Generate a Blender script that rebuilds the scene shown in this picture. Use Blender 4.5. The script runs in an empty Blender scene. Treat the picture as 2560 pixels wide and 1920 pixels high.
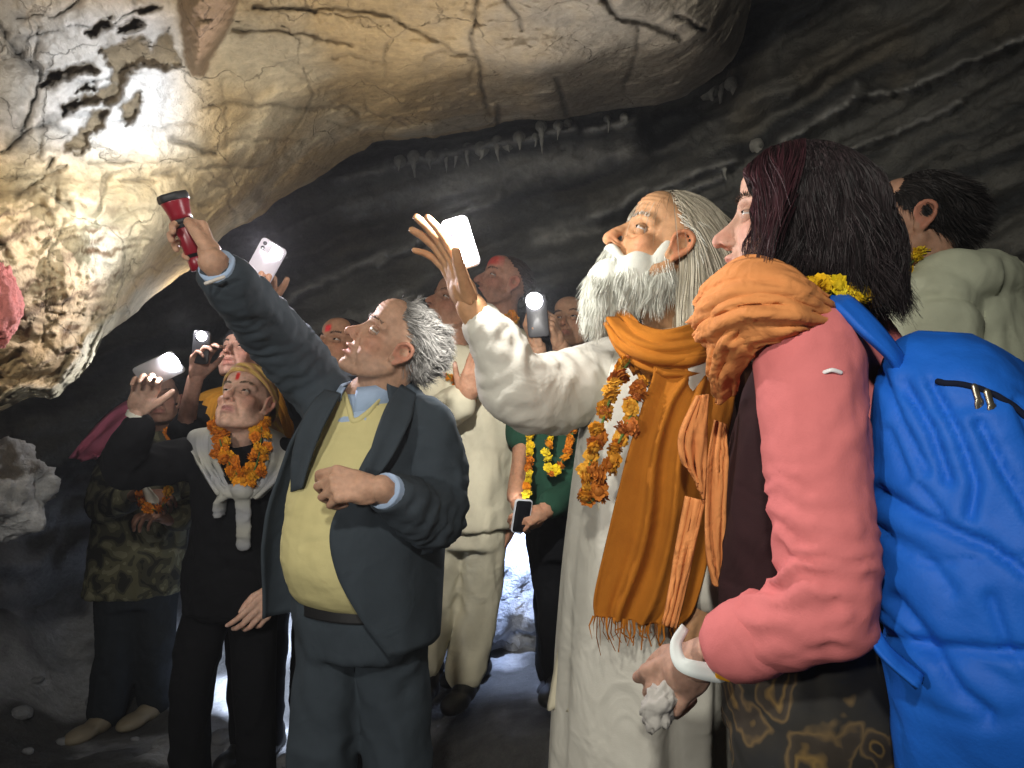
import bpy, math, random
import numpy as np
from mathutils import Vector, Matrix
random.seed(7)
SC = bpy.context.scene
COL = SC.collection
# ------------------------------------------------------------------ camera
F = 1828.0            # focal length in pixels of the 2560 x 1920 frame
HC = 1.45             # eye height of the phone camera
cam = bpy.data.cameras.new('camera'); cam.sensor_width = 36.0; cam.lens = 36.0 * F / 2560.0
cam.clip_start = 0.05; cam.clip_end = 200
camo = bpy.data.objects.new('camera', cam); COL.objects.link(camo)
camo.location = (0, 0, HC); camo.rotation_euler = (math.radians(90), 0, 0)
SC.camera = camo
# ------------------------------------------------------------------ world: deep inside a cave, no sky in view
W = bpy.data.worlds.new('World'); SC.world = W; W.use_nodes = True
bg = W.node_tree.nodes['Background']; bg.inputs[0].default_value = (0.55, 0.62, 0.75, 1); bg.inputs[1].default_value = 0.006
SC.view_settings.view_transform = 'Standard'; SC.view_settings.look = 'None'
SC.view_settings.exposure = 0.0; SC.view_settings.gamma = 1.0
SC.cycles.use_denoising = True
SC.cycles.max_bounces = 4; SC.cycles.diffuse_bounces = 2; SC.cycles.glossy_bounces = 2
SC.cycles.sample_clamp_indirect = 4.0


def P(u, v, d):
    """photo pixel (2560 x 1920 frame) at distance d -> world point"""
    return np.array([(u - 1280) / F * d, d, HC + (960 - v) / F * d])


def nrm(a):
    a = np.asarray(a, float)
    return a / (np.linalg.norm(a, axis=-1, keepdims=True) + 1e-12)


def lamp(name, kind, loc, power, color, aim=None, angle=90, blend=0.6, size=0.02, parent=None):
    L = bpy.data.lights.new(name, kind); L.energy = power; L.color = color; L.shadow_soft_size = size
    if kind == 'SPOT':
        L.spot_size = math.radians(angle); L.spot_blend = blend
    o = bpy.data.objects.new(name, L); COL.objects.link(o); o.location = Vector(loc)
    if aim is not None:
        o.rotation_euler = (Vector(aim) - Vector(loc)).to_track_quat('-Z', 'Y').to_euler()
    if parent is not None:
        o.parent = parent; o.matrix_parent_inverse = Matrix.Translation(-Vector(parent.location))
    return o


# torches held by visitors who stand beside and behind the photographer
lamp('torch_light', 'SPOT', (-1.3, -0.35, 1.62), 72, (1.0, 0.95, 0.87), aim=(0.05, 2.0, 1.25), angle=90, blend=0.8, size=0.06)
lamp('torch_light', 'SPOT', (-0.15, -0.4, 2.3), 84, (1.0, 0.96, 0.87), aim=(0.1, 2.6, 1.15), angle=96, blend=0.9, size=0.06)


# ------------------------------------------------------------------ numeric noise
def _hash(i, j, k, s):
    n = (i.astype(np.int64) * 374761393 + j.astype(np.int64) * 668265263 + k.astype(np.int64) * 1274126177 + s * 362437) & 0xFFFFFFFF
    n = ((n ^ (n >> 13)) * 1274126177) & 0xFFFFFFFF
    n = (n ^ (n >> 16)) & 0xFFFFFFFF
    return n / 4294967295.0


def vnoise(p, s=0):
    p = np.asarray(p, float); i = np.floor(p).astype(np.int64); f = p - i
    w = f * f * f * (f * (f * 6 - 15) + 10)
    r = 0
    for a in (0, 1):
        for b in (0, 1):
            for c in (0, 1):
                h = _hash(i[:, 0] + a, i[:, 1] + b, i[:, 2] + c, s)
                r = r + h * (w[:, 0] if a else 1 - w[:, 0]) * (w[:, 1] if b else 1 - w[:, 1]) * (w[:, 2] if c else 1 - w[:, 2])
    return r * 2 - 1


def fbm(p, octv=4, s=0):
    r = 0; a = 1.0; t = 0
    for k in range(octv):
        r = r + a * vnoise(p * (2.03 ** k) + 17.3 * k, s + k); t += a; a *= 0.5
    return r / t


def ridged(p, octv=3, s=0):
    r = 0; a = 1.0; t = 0
    for k in range(octv):
        r = r + a * (1 - np.abs(vnoise(p * (2.03 ** k) + 11.1 * k, s + k)) * 2); t += a; a *= 0.5
    return r / t


# ------------------------------------------------------------------ mesh plumbing
def make_mesh(name, parts, mats, smooth=True):
    """parts: list of (V (n,3), F list of int arrays / (m,k) array, material index, tint (n,3)|(3,)|None)"""
    Vs, loops, starts, mi, tints = [], [], [], [], []
    off = 0; lo = 0
    for V, Fc, m, t in parts:
        V = np.asarray(V, float)
        Vs.append(V)
        for fa in (Fc if isinstance(Fc, list) else [Fc]):
            fa = np.asarray(fa, np.int64)
            if fa.size == 0:
                continue
            n, k = fa.shape
            loops.append((fa + off).ravel()); starts.append(lo + np.arange(n) * k); lo += n * k
            mi.append(np.full(n, m, np.int32))
        if t is None:
            t = (1, 1, 1)
        t = np.asarray(t, float)
        tints.append(np.broadcast_to(t, (len(V), 3)))
        off += len(V)
    Vs = np.concatenate(Vs); loops = np.concatenate(loops).astype(np.int32); starts = np.concatenate(starts).astype(np.int32)
    mi = np.concatenate(mi); tints = np.concatenate(tints)
    me = bpy.data.meshes.new(name)
    me.vertices.add(len(Vs)); me.vertices.foreach_set('co', Vs.ravel().astype(np.float32))
    me.loops.add(len(loops)); me.loops.foreach_set('vertex_index', loops)
    me.polygons.add(len(starts)); me.polygons.foreach_set('loop_start', starts)
    me.polygons.foreach_set('material_index', mi)
    me.polygons.foreach_set('use_smooth', np.full(len(starts), smooth))
    me.update(calc_edges=True)
    ca = me.color_attributes.new('tint', 'FLOAT_COLOR', 'POINT')
    ca.data.foreach_set('color', np.concatenate([tints, np.ones((len(tints), 1))], 1).ravel().astype(np.float32))
    for m in (mats if isinstance(mats, (list, tuple)) else [mats]):
        me.materials.append(m)
    return me


def obj(name, parts, mats, parent=None, smooth=True):
    me = make_mesh(name, parts, mats, smooth)
    o = bpy.data.objects.new(name, me); COL.objects.link(o)
    if parent is not None:
        o.parent = parent; o.matrix_parent_inverse = parent.matrix_basis.inverted()
    return o


def empty(name, loc, label, cat, group=None, rot=None):
    o = bpy.data.objects.new(name, None); COL.objects.link(o); o.location = Vector(loc)
    o.empty_display_size = 0.1
    o['label'] = label; o['category'] = cat
    if group:
        o['group'] = group
    return o


def grid_faces(nr, nc, wrap=False):
    r = np.arange(nr - 1)[:, None]; c = np.arange(nc if wrap else nc - 1)[None, :]
    c2 = (c + 1) % nc
    return np.stack([r * nc + c, r * nc + c2, (r + 1) * nc + c2, (r + 1) * nc + c], -1).reshape(-1, 4)


def loft(rings):
    """rings: (k, n, 3) -> closed quad mesh with fan caps"""
    rings = np.asarray(rings, float); k, n, _ = rings.shape
    V = rings.reshape(-1, 3); Q = grid_faces(k, n, True)
    c0 = rings[0].mean(0); c1 = rings[-1].mean(0)
    V = np.vstack([V, c0, c1]); i = np.arange(n); j = (i + 1) % n
    T = np.vstack([np.stack([j, i, np.full(n, k * n)], 1), np.stack([(k - 1) * n + i, (k - 1) * n + j, np.full(n, k * n + 1)], 1)])
    return V, [Q, T]


def frames(pts, ref=None):
    pts = np.asarray(pts, float); t = nrm(np.gradient(pts, axis=0))
    if ref is None:
        ref = np.array([0.3, 0.2, 0.9]) if abs(t[0][2]) < 0.8 else np.array([1.0, 0.1, 0])
    a = nrm(np.asarray(ref, float)[None] - t * (t @ np.asarray(ref, float))[:, None])
    b = np.cross(t, a)
    return t, a, b


def spline(pts, n):
    """Catmull-Rom through pts (m, any)"""
    p = np.asarray(pts, float); m = len(p)
    if m == 2:
        x = np.linspace(0, 1, n)[:, None]; return p[0] * (1 - x) + p[1] * x
    q = np.vstack([2 * p[0] - p[1], p, 2 * p[-1] - p[-2]])
    x = np.linspace(0, m - 1 - 1e-9, n); i = x.astype(int); f = (x - i)[:, None]
    a, b, c, d = q[i], q[i + 1], q[i + 2], q[i + 3]
    return 0.5 * (2 * b + (c - a) * f + (2 * a - 5 * b + 4 * c - d) * f ** 2 + (3 * b - a - 3 * c + d) * f ** 3)


def tube(pts, rad, n=14, k=None, flat=1.0, ref=None, round_ends=True):
    """tube along pts; rad per point; flat = second radius factor; ref = direction of the first radius"""
    pts = np.asarray(pts, float); rad = np.broadcast_to(np.asarray(rad, float), (len(pts),))
    if k is None:
        k = max(3, 4 * (len(pts) - 1) + 1)
    q = spline(np.hstack([pts, rad[:, None]]), k); c = q[:, :3]; r = np.maximum(q[:, 3], 1e-4)
    if round_ends:
        t = nrm(np.gradient(c, axis=0)); ex0, ex1 = [], []
        for a in (80, 55, 28):
            ex0.append((c[0] - t[0] * r[0] * math.sin(math.radians(a)), r[0] * math.cos(math.radians(a))))
        for a in (28, 55, 80):
            ex1.append((c[-1] + t[-1] * r[-1] * math.sin(math.radians(a)), r[-1] * math.cos(math.radians(a))))
        c = np.vstack([[e[0] for e in ex0], c, [e[0] for e in ex1]]); r = np.concatenate([[e[1] for e in ex0], r, [e[1] for e in ex1]])
    _, a, b = frames(c, ref)
    th = np.linspace(0, 2 * math.pi, n, endpoint=False)
    rings = c[:, None] + r[:, None, None] * (a[:, None] * np.cos(th)[None, :, None] + flat * b[:, None] * np.sin(th)[None, :, None])
    return loft(rings)


def ell(c, r, R=None, n=18):
    la = np.linspace(-math.pi / 2, math.pi / 2, n // 2 + 1)[1:-1]; th = np.linspace(0, 2 * math.pi, n, endpoint=False)
    rings = np.stack([np.cos(la)[:, None] * np.cos(th), np.cos(la)[:, None] * np.sin(th), np.sin(la)[:, None] * np.ones(n)], -1)
    rings = rings * np.asarray(r, float)
    if R is not None:
        rings = rings @ np.asarray(R).T
    V, Fc = loft(rings + np.asarray(c, float))
    top = np.array([0, 0, 1.0]) * r[2] if R is None else np.asarray(R) @ np.array([0, 0, r[2]])
    V[-2] = np.asarray(c) - top; V[-1] = np.asarray(c) + top
    return V, Fc


def normals(V, Fc):
    N = np.zeros_like(V)
    for f in (Fc if isinstance(Fc, list) else [Fc]):
        a = V[f[:, 2]] - V[f[:, 0]]; b = V[f[:, -1]] - V[f[:, 1]]
        n = np.cross(a, b)
        for k in range(f.shape[1]):
            np.add.at(N, f[:, k], n)
    return nrm(N)


def remesh(parts, voxel, smooth=4):
    me = make_mesh('tmp', [(p[0], p[1], 0, None) for p in parts], [])
    o = bpy.data.objects.new('tmp', me); COL.objects.link(o)
    m = o.modifiers.new('r', 'REMESH'); m.mode = 'VOXEL'; m.voxel_size = voxel
    if smooth:
        s = o.modifiers.new('s', 'SMOOTH'); s.factor = 0.5; s.iterations = smooth
    dg = bpy.context.evaluated_depsgraph_get(); ev = o.evaluated_get(dg); e = ev.to_mesh()
    V = np.zeros(len(e.vertices) * 3, np.float32); e.vertices.foreach_get('co', V)
    L = np.zeros(len(e.loops), np.int32); e.loops.foreach_get('vertex_index', L)
    assert len(L) == 4 * len(e.polygons)
    ev.to_mesh_clear(); bpy.data.objects.remove(o); bpy.data.meshes.remove(me)
    return V.reshape(-1, 3).astype(float), L.reshape(-1, 4)


def sheet(grid, thick=0.004):
    """grid (r, c, 3) -> closed thin solid"""
    g = np.asarray(grid, float); r, c, _ = g.shape
    du = np.gradient(g, axis=1); dv = np.gradient(g, axis=0); n = nrm(np.cross(du, dv))
    A = (g + n * thick / 2).reshape(-1, 3); B = (g - n * thick / 2).reshape(-1, 3); m = r * c
    Q = grid_faces(r, c); Q2 = Q[:, ::-1] + m
    loop = np.concatenate([np.arange(c), np.arange(1, r) * c + c - 1, (r - 1) * c + np.arange(c - 2, -1, -1), np.arange(r - 2, 0, -1) * c])
    l2 = np.roll(loop, -1)
    S = np.stack([l2, loop, loop + m, l2 + m], 1)
    return np.vstack([A, B]), np.vstack([Q, Q2, S])


def rot_to(f, u):
    """columns right, forward, up for forward f and up-hint u"""
    f = nrm(np.asarray(f, float)); u = np.asarray(u, float); u = nrm(u - f * (f @ u)); r = np.cross(f, u)
    return np.stack([r, f, u], 1)


def ribbons(pl, width, rng, tip=0.25):
    """pl (N, K, 3) polylines -> ribbon quads"""
    N, K, _ = pl.shape
    t = nrm(np.gradient(pl, axis=1)); side = nrm(np.cross(t, rng.normal(size=(N, 1, 3))))
    w = np.asarray(width).reshape(-1, 1, 1) * np.linspace(1, tip, K)[None, :, None]
    V = np.stack([pl - side * w, pl + side * w], 2).reshape(-1, 3)
    base = (np.arange(N) * K * 2)[:, None]; k = (np.arange(K - 1) * 2)[None, :]
    a = base + k
    Q = np.stack([a, a + 1, a + 3, a + 2], -1).reshape(-1, 4)
    return V, Q


# ------------------------------------------------------------------ materials
def mat(name):
    m = bpy.data.materials.new(name); m.use_nodes = True
    nt = m.node_tree; b = nt.nodes['Principled BSDF']
    return m, nt, b


def node(nt, kind, **kw):
    n = nt.nodes.new(kind)
    for k, v in kw.items():
        if k.startswith('i_'):
            n.inputs[k[2:].replace('_', ' ')].default_value = v
        else:
            setattr(n, k, v)
    return n


def cloth(name, col, col2=None, rough=0.9, wr=0.25, scale=9.0, weave=420.0, sheen=0.0):
    m, nt, b = mat(name); L = nt.links
    tc = node(nt, 'ShaderNodeTexCoord')
    n1 = node(nt, 'ShaderNodeTexNoise', i_Scale=scale * 2.2, i_Detail=9.0, i_Roughness=0.7)
    L.new(tc.outputs['Object'], n1.inputs['Vector'])
    rp = node(nt, 'ShaderNodeMix', data_type='RGBA')
    c2 = tuple(c * 0.8 for c in (col2 or tuple(c * 0.78 for c in col)))
    rp.inputs[6].default_value = (*col, 1); rp.inputs[7].default_value = (*c2, 1)
    L.new(n1.outputs['Fac'], rp.inputs[0]); L.new(rp.outputs[2], b.inputs['Base Color'])
    n2 = node(nt, 'ShaderNodeTexNoise', i_Scale=scale * 1.3, i_Detail=2.5, i_Distortion=0.7)
    n3 = node(nt, 'ShaderNodeTexNoise', i_Scale=weave, i_Detail=1.0)
    L.new(tc.outputs['Object'], n2.inputs['Vector']); L.new(tc.outputs['Object'], n3.inputs['Vector'])
    b1 = node(nt, 'ShaderNodeBump', i_Strength=wr, i_Distance=0.03)
    b2 = node(nt, 'ShaderNodeBump', i_Strength=0.22, i_Distance=0.0015)
    L.new(n2.outputs['Fac'], b1.inputs['Height']); L.new(n3.outputs['Fac'], b2.inputs['Height'])
    L.new(b1.outputs['Normal'], b2.inputs['Normal']); L.new(b2.outputs['Normal'], b.inputs['Normal'])
    b.inputs['Roughness'].default_value = rough; b.inputs['Sheen Weight'].default_value = sheen
    b.inputs['Specular IOR Level'].default_value = 0.2
    return m


def tinted(name, rough=0.55, spec=0.35, mott=0.25, mscale=60.0, bump=0.15, bdist=0.003, sss=0.0):
    m, nt, b = mat(name); L = nt.links
    at = node(nt, 'ShaderNodeAttribute', attribute_name='tint'); tc = node(nt, 'ShaderNodeTexCoord')
    n = node(nt, 'ShaderNodeTexNoise', i_Scale=mscale, i_Detail=3.0)
    L.new(tc.outputs['Object'], n.inputs['Vector'])
    mr = node(nt, 'ShaderNodeMapRange'); mr.inputs[1].default_value = 0.3; mr.inputs[2].default_value = 0.7
    mr.inputs[3].default_value = 1 - mott; mr.inputs[4].default_value = 1 + mott * 0.5
    L.new(n.outputs['Fac'], mr.inputs[0])
    vm = node(nt, 'ShaderNodeVectorMath', operation='SCALE')
    L.new(at.outputs['Color'], vm.inputs[0]); L.new(mr.outputs[0], vm.inputs['Scale'])
    L.new(vm.outputs[0], b.inputs['Base Color'])
    bp = node(nt, 'ShaderNodeBump', i_Strength=bump, i_Distance=bdist)
    L.new(n.outputs['Fac'], bp.inputs['Height']); L.new(bp.outputs['Normal'], b.inputs['Normal'])
    b.inputs['Roughness'].default_value = rough; b.inputs['Specular IOR Level'].default_value = spec
    if sss:
        b.inputs['Subsurface Weight'].default_value = sss
        b.inputs['Subsurface Radius'].default_value = (1.0, 0.35, 0.2); b.inputs['Subsurface Scale'].default_value = 0.006
    return m


def plain(name, col, rough=0.5, metal=0.0, emit=0.0, spec=0.5):
    m, nt, b = mat(name)
    tc = node(nt, 'ShaderNodeTexCoord'); n = node(nt, 'ShaderNodeTexNoise', i_Scale=70.0, i_Detail=3.0)
    nt.links.new(tc.outputs['Object'], n.inputs['Vector'])
    mr = node(nt, 'ShaderNodeMapRange'); mr.inputs[3].default_value = max(0.02, rough - 0.08); mr.inputs[4].default_value = min(1, rough + 0.08)
    nt.links.new(n.outputs['Fac'], mr.inputs[0]); nt.links.new(mr.outputs[0], b.inputs['Roughness'])
    b.inputs['Base Color'].default_value = (*col, 1)
    b.inputs['Metallic'].default_value = metal; b.inputs['Specular IOR Level'].default_value = spec
    if emit:
        b.inputs['Emission Color'].default_value = (*col, 1); b.inputs['Emission Strength'].default_value = emit
    return m


SKIN = tinted('skin', 0.6, 0.25, 0.17, 85, 0.5, 0.002, 0.12)
HAIR = tinted('hair', 0.58, 0.3, 0.15, 30, 0.0, 0.001)
PETAL = tinted('petal', 0.7, 0.25, 0.25, 120, 0.2, 0.002)
EYE = [plain('eye_white', (0.46, 0.42, 0.39), 0.2), plain('iris', (0.06, 0.035, 0.02), 0.12), plain('pupil', (0.006, 0.006, 0.006), 0.1)]
# ================================================================== THE CAVE
def rock_mat(name, bump=0.8, rough=0.85, net=0.0):
    m, nt, b = mat(name); L = nt.links
    at = node(nt, 'ShaderNodeAttribute', attribute_name='tint'); tc = node(nt, 'ShaderNodeTexCoord')
    big = node(nt, 'ShaderNodeTexNoise', i_Scale=5.0, i_Detail=6.0, i_Roughness=0.65)
    fine = node(nt, 'ShaderNodeTexNoise', i_Scale=38.0, i_Detail=8.0, i_Roughness=0.7)
    grit = node(nt, 'ShaderNodeTexNoise', i_Scale=260.0, i_Detail=3.0)
    for n in (big, fine, grit):
        L.new(tc.outputs['Object'], n.inputs['Vector'])
    mr = node(nt, 'ShaderNodeMapRange'); mr.inputs[1].default_value = 0.3; mr.inputs[2].default_value = 0.7
    mr.inputs[3].default_value = 0.72; mr.inputs[4].default_value = 1.18
    L.new(big.outputs['Fac'], mr.inputs[0])
    mr2 = node(nt, 'ShaderNodeMapRange'); mr2.inputs[1].default_value = 0.25; mr2.inputs[2].default_value = 0.75
    mr2.inputs[3].default_value = 0.74; mr2.inputs[4].default_value = 1.2
    L.new(fine.outputs['Fac'], mr2.inputs[0])
    mu = node(nt, 'ShaderNodeMath', operation='MULTIPLY'); L.new(mr.outputs[0], mu.inputs[0]); L.new(mr2.outputs[0], mu.inputs[1])
    crk = None
    if net:                                                   # net of hairline fractures
        nz = node(nt, 'ShaderNodeTexNoise', i_Scale=7.0, i_Detail=5.0); L.new(tc.outputs['Object'], nz.inputs['Vector'])
        sc_ = node(nt, 'ShaderNodeVectorMath', operation='SCALE'); sc_.inputs['Scale'].default_value = .16; L.new(nz.outputs['Color'], sc_.inputs[0])
        ad = node(nt, 'ShaderNodeVectorMath', operation='ADD'); L.new(tc.outputs['Object'], ad.inputs[0]); L.new(sc_.outputs[0], ad.inputs[1])
        vo = node(nt, 'ShaderNodeTexVoronoi', feature='DISTANCE_TO_EDGE', i_Scale=3.6); L.new(ad.outputs[0], vo.inputs['Vector'])
        ms = node(nt, 'ShaderNodeMapRange'); ms.inputs[1].default_value = .42; ms.inputs[2].default_value = .60; ms.inputs[3].default_value = .002; ms.inputs[4].default_value = .016; L.new(big.outputs['Fac'], ms.inputs[0])
        dv = node(nt, 'ShaderNodeMath', operation='DIVIDE', use_clamp=True); L.new(vo.outputs['Distance'], dv.inputs[0]); L.new(ms.outputs[0], dv.inputs[1]); crk = dv
        m3 = node(nt, 'ShaderNodeMapRange'); m3.inputs[3].default_value = 1 - net; m3.inputs[4].default_value = 1.0; L.new(dv.outputs[0], m3.inputs[0])
        mu2 = node(nt, 'ShaderNodeMath', operation='MULTIPLY'); L.new(mu.outputs[0], mu2.inputs[0]); L.new(m3.outputs[0], mu2.inputs[1]); mu = mu2
    vm = node(nt, 'ShaderNodeVectorMath', operation='SCALE')
    L.new(at.outputs['Color'], vm.inputs[0]); L.new(mu.outputs[0], vm.inputs['Scale']); L.new(vm.outputs[0], b.inputs['Base Color'])
    b1 = node(nt, 'ShaderNodeBump', i_Strength=bump, i_Distance=0.02); b2 = node(nt, 'ShaderNodeBump', i_Strength=0.35, i_Distance=0.003)
    L.new(fine.outputs['Fac'], b1.inputs['Height']); L.new(grit.outputs['Fac'], b2.inputs['Height'])
    if crk is not None:
        b0 = node(nt, 'ShaderNodeBump', i_Strength=.7, i_Distance=0.008); L.new(crk.outputs[0], b0.inputs['Height']); L.new(b0.outputs['Normal'], b1.inputs['Normal'])
    L.new(b1.outputs['Normal'], b2.inputs['Normal']); L.new(b2.outputs['Normal'], b.inputs['Normal'])
    b.inputs['Roughness'].default_value = rough; b.inputs['Specular IOR Level'].default_value = 0.3
    return m


ROCK = rock_mat('limestone', 0.85, net=.32)
ROCKR = rock_mat('rough_limestone', 0.9, 0.7)


def tps(pts, vals):
    p = np.asarray(pts, float) / 1000.0; n = len(p)
    def k(a, b):
        r2 = ((a[:, None] - b[None]) ** 2).sum(-1); return 0.5 * r2 * np.log(r2 + 1e-9)
    A = np.zeros((n + 3, n + 3)); A[:n, :n] = k(p, p) + 1e-4 * np.eye(n)
    A[:n, n] = 1; A[:n, n + 1:] = p; A[n, :n] = 1; A[n + 1:, :n] = p.T
    w = np.linalg.solve(A, np.concatenate([vals, [0, 0, 0]]))
    return lambda q: k(np.asarray(q, float) / 1000.0, p) @ w[:n] + w[n] + (np.asarray(q, float) / 1000.0) @ w[n + 1:]


def seg_dist(q, pl):
    """distance of points q (n,2) to polyline pl"""
    pl = np.asarray(pl, float); d = np.full(len(q), 1e9)
    for a, b in zip(pl[:-1], pl[1:]):
        ab = b - a; t = np.clip(((q - a) @ ab) / (ab @ ab + 1e-9), 0, 1)
        d = np.minimum(d, np.hypot(*(q - (a + t[:, None] * ab)).T))
    return d


def in_poly(q, poly):
    poly = np.asarray(poly, float); ins = np.zeros(len(q), bool); j = len(poly) - 1
    for i in range(len(poly)):
        a, b = poly[i], poly[j]
        c = ((a[1] > q[:, 1]) != (b[1] > q[:, 1])) & (q[:, 0] < (b[0] - a[0]) * (q[:, 1] - a[1]) / (b[1] - a[1] + 1e-12) + a[0])
        ins ^= c; j = i
    return ins


def sstep(a, b, x):
    t = np.clip((x - a) / (b - a), 0, 1); return t * t * (3 - 2 * t)


# ---- near ceiling slab: lip of the overhang (E) and a far rim out of view (B)
EB = [((-500, 1350), (-1500, 1600)), ((-200, 1130), (-1500, 1000)), ((55, 1012), (-1400, 500)), ((150, 982), (-1250, 200)),
      ((222, 915), (-1100, 0)), ((255, 845), (-1000, -200)), ((335, 785), (-900, -350)), ((410, 715), (-750, -500)),
      ((490, 668), (-600, -600)), ((560, 592), (-400, -700)), ((650, 532), (-200, -750)), ((770, 458), (0, -800)),
      ((870, 398), (200, -800)), ((930, 356), (350, -800)), ((1020, 350), (450, -800)), ((1100, 347), (550, -800)),
      ((1190, 328), (650, -800)), ((1290, 300), (800, -800)), ((1400, 300), (950, -800)), ((1500, 285), (1100, -800)),
      ((1620, 268), (1250, -800)), ((1750, 215), (1400, -800)), ((1842, 130), (1550, -800)), ((1874, 20), (1700, -800)), ((1895, -300), (1820, -800))]
NS, NT = 560, 330
EBs = spline(np.array([[*a, *b] for a, b in EB], float), NS)
_e = np.stack([np.linspace(0, 34, NS), np.zeros(NS), np.zeros(NS)], 1)
EBs[:, 0] += 9 * fbm(_e, 3, 301); EBs[:, 1] += 13 * fbm(_e + 5, 4, 302)
tt = np.linspace(0, 1, NT) ** 1.25
UV = EBs[None, :, :2] * (1 - tt[:, None, None]) + EBs[None, :, 2:] * tt[:, None, None]
q = UV.reshape(-1, 2)
slab_d = tps([(0, 0), (500, 0), (1000, 0), (1500, 50), (1860, 60), (430, 280), (640, 200), (640, 400), (300, 540), (0, 600), (0, 900), (480, 650),
              (870, 395), (1190, 325), (1500, 250), (1300, 170), (1000, 250), (330, 780), (60, 1000), (-500, 1300), (-1500, 1300), (-1300, 300), (-700, -400),
              (300, -800), (1200, -800), (1850, -800), (200, 800), (150, 300), (1840, 200)],
             np.array([1.62, 1.70, 1.72, 1.85, 2.1, 1.92, 1.98, 2.2, 1.86, 1.55, 1.58, 2.1,
                       2.6, 2.65, 2.45, 2.1, 2.25, 2.0, 1.72, 1.5, 1.2, 1.1, 1.1,
                       1.15, 1.2, 1.4, 1.75, 1.78, 2.35]))
d = slab_d(q)
ed0 = seg_dist(q, EBs[::5, :2]); d = d + .48 * np.exp(-ed0 / 62) * sstep(200, 480, q[:, 0]) + .10 * np.exp(-ed0 / 22) * sstep(480, 200, q[:, 0])
wx = np.stack([(q[:, 0]) / 1000, (q[:, 1]) / 1000, np.zeros(len(q))], 1)
W3 = np.stack([(q[:, 0] - 1280) / F * d, d, (960 - q[:, 1]) / F * d], 1)
warp = np.stack([fbm(wx * 22, 3, 5), fbm(wx * 22, 3, 9)], 1)
warpS = np.stack([fbm(wx * 75, 2, 15), fbm(wx * 75, 2, 19)], 1)
qw = q + warp * 9 + warpS * 4
bumpd = 0.05 * fbm(W3 * 2.2, 3, 1) + 0.020 * fbm(W3 * 7, 3, 2) + 0.009 * fbm(W3 * 24, 4, 3) + 0.007 * ridged(W3 * 13, 3, 4)
def terrace(n, k):
    a = n * k; i = np.floor(a); return (i + sstep(.35, .65, a - i)) / k
bumpd += 0.05 * terrace(fbm(W3 * np.array([3.2, 3.2, 5.0]) + 4, 4, 6), 7) + 0.02 * terrace(fbm(W3 * 9 + 2, 3, 7), 5)
# fluted grooves running up-right on the right half of the ceiling
g = (q[:, 0] * 0.62 + q[:, 1] * 0.78)
flute = sstep(1000, 1350, q[:, 0])
bumpd += flute * 0.022 * fbm(np.stack([g / 42, (q[:, 0] * .78 - q[:, 1] * .62) / 380, 0 * g], 1), 3, 31)
# rough bedded rock low on the left
lay = sstep(430, 620, q[:, 1] + 0.25 * (300 - q[:, 0])) * sstep(420, 250, q[:, 0])
bed = (q[:, 1] + 0.28 * q[:, 0] + warp[:, 0] * 30)
bumpd += lay * (0.024 * fbm(np.stack([q[:, 0] / 130, bed / 20, 0 * g], 1), 4, 41) + 0.03 * ridged(W3 * 6.0, 3, 43))
mid = sstep(300, 420, q[:, 1]) * sstep(330, 200, q[:, 0])
bumpd += mid * 0.022 * ridged(W3 * 9, 3, 44)
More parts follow.
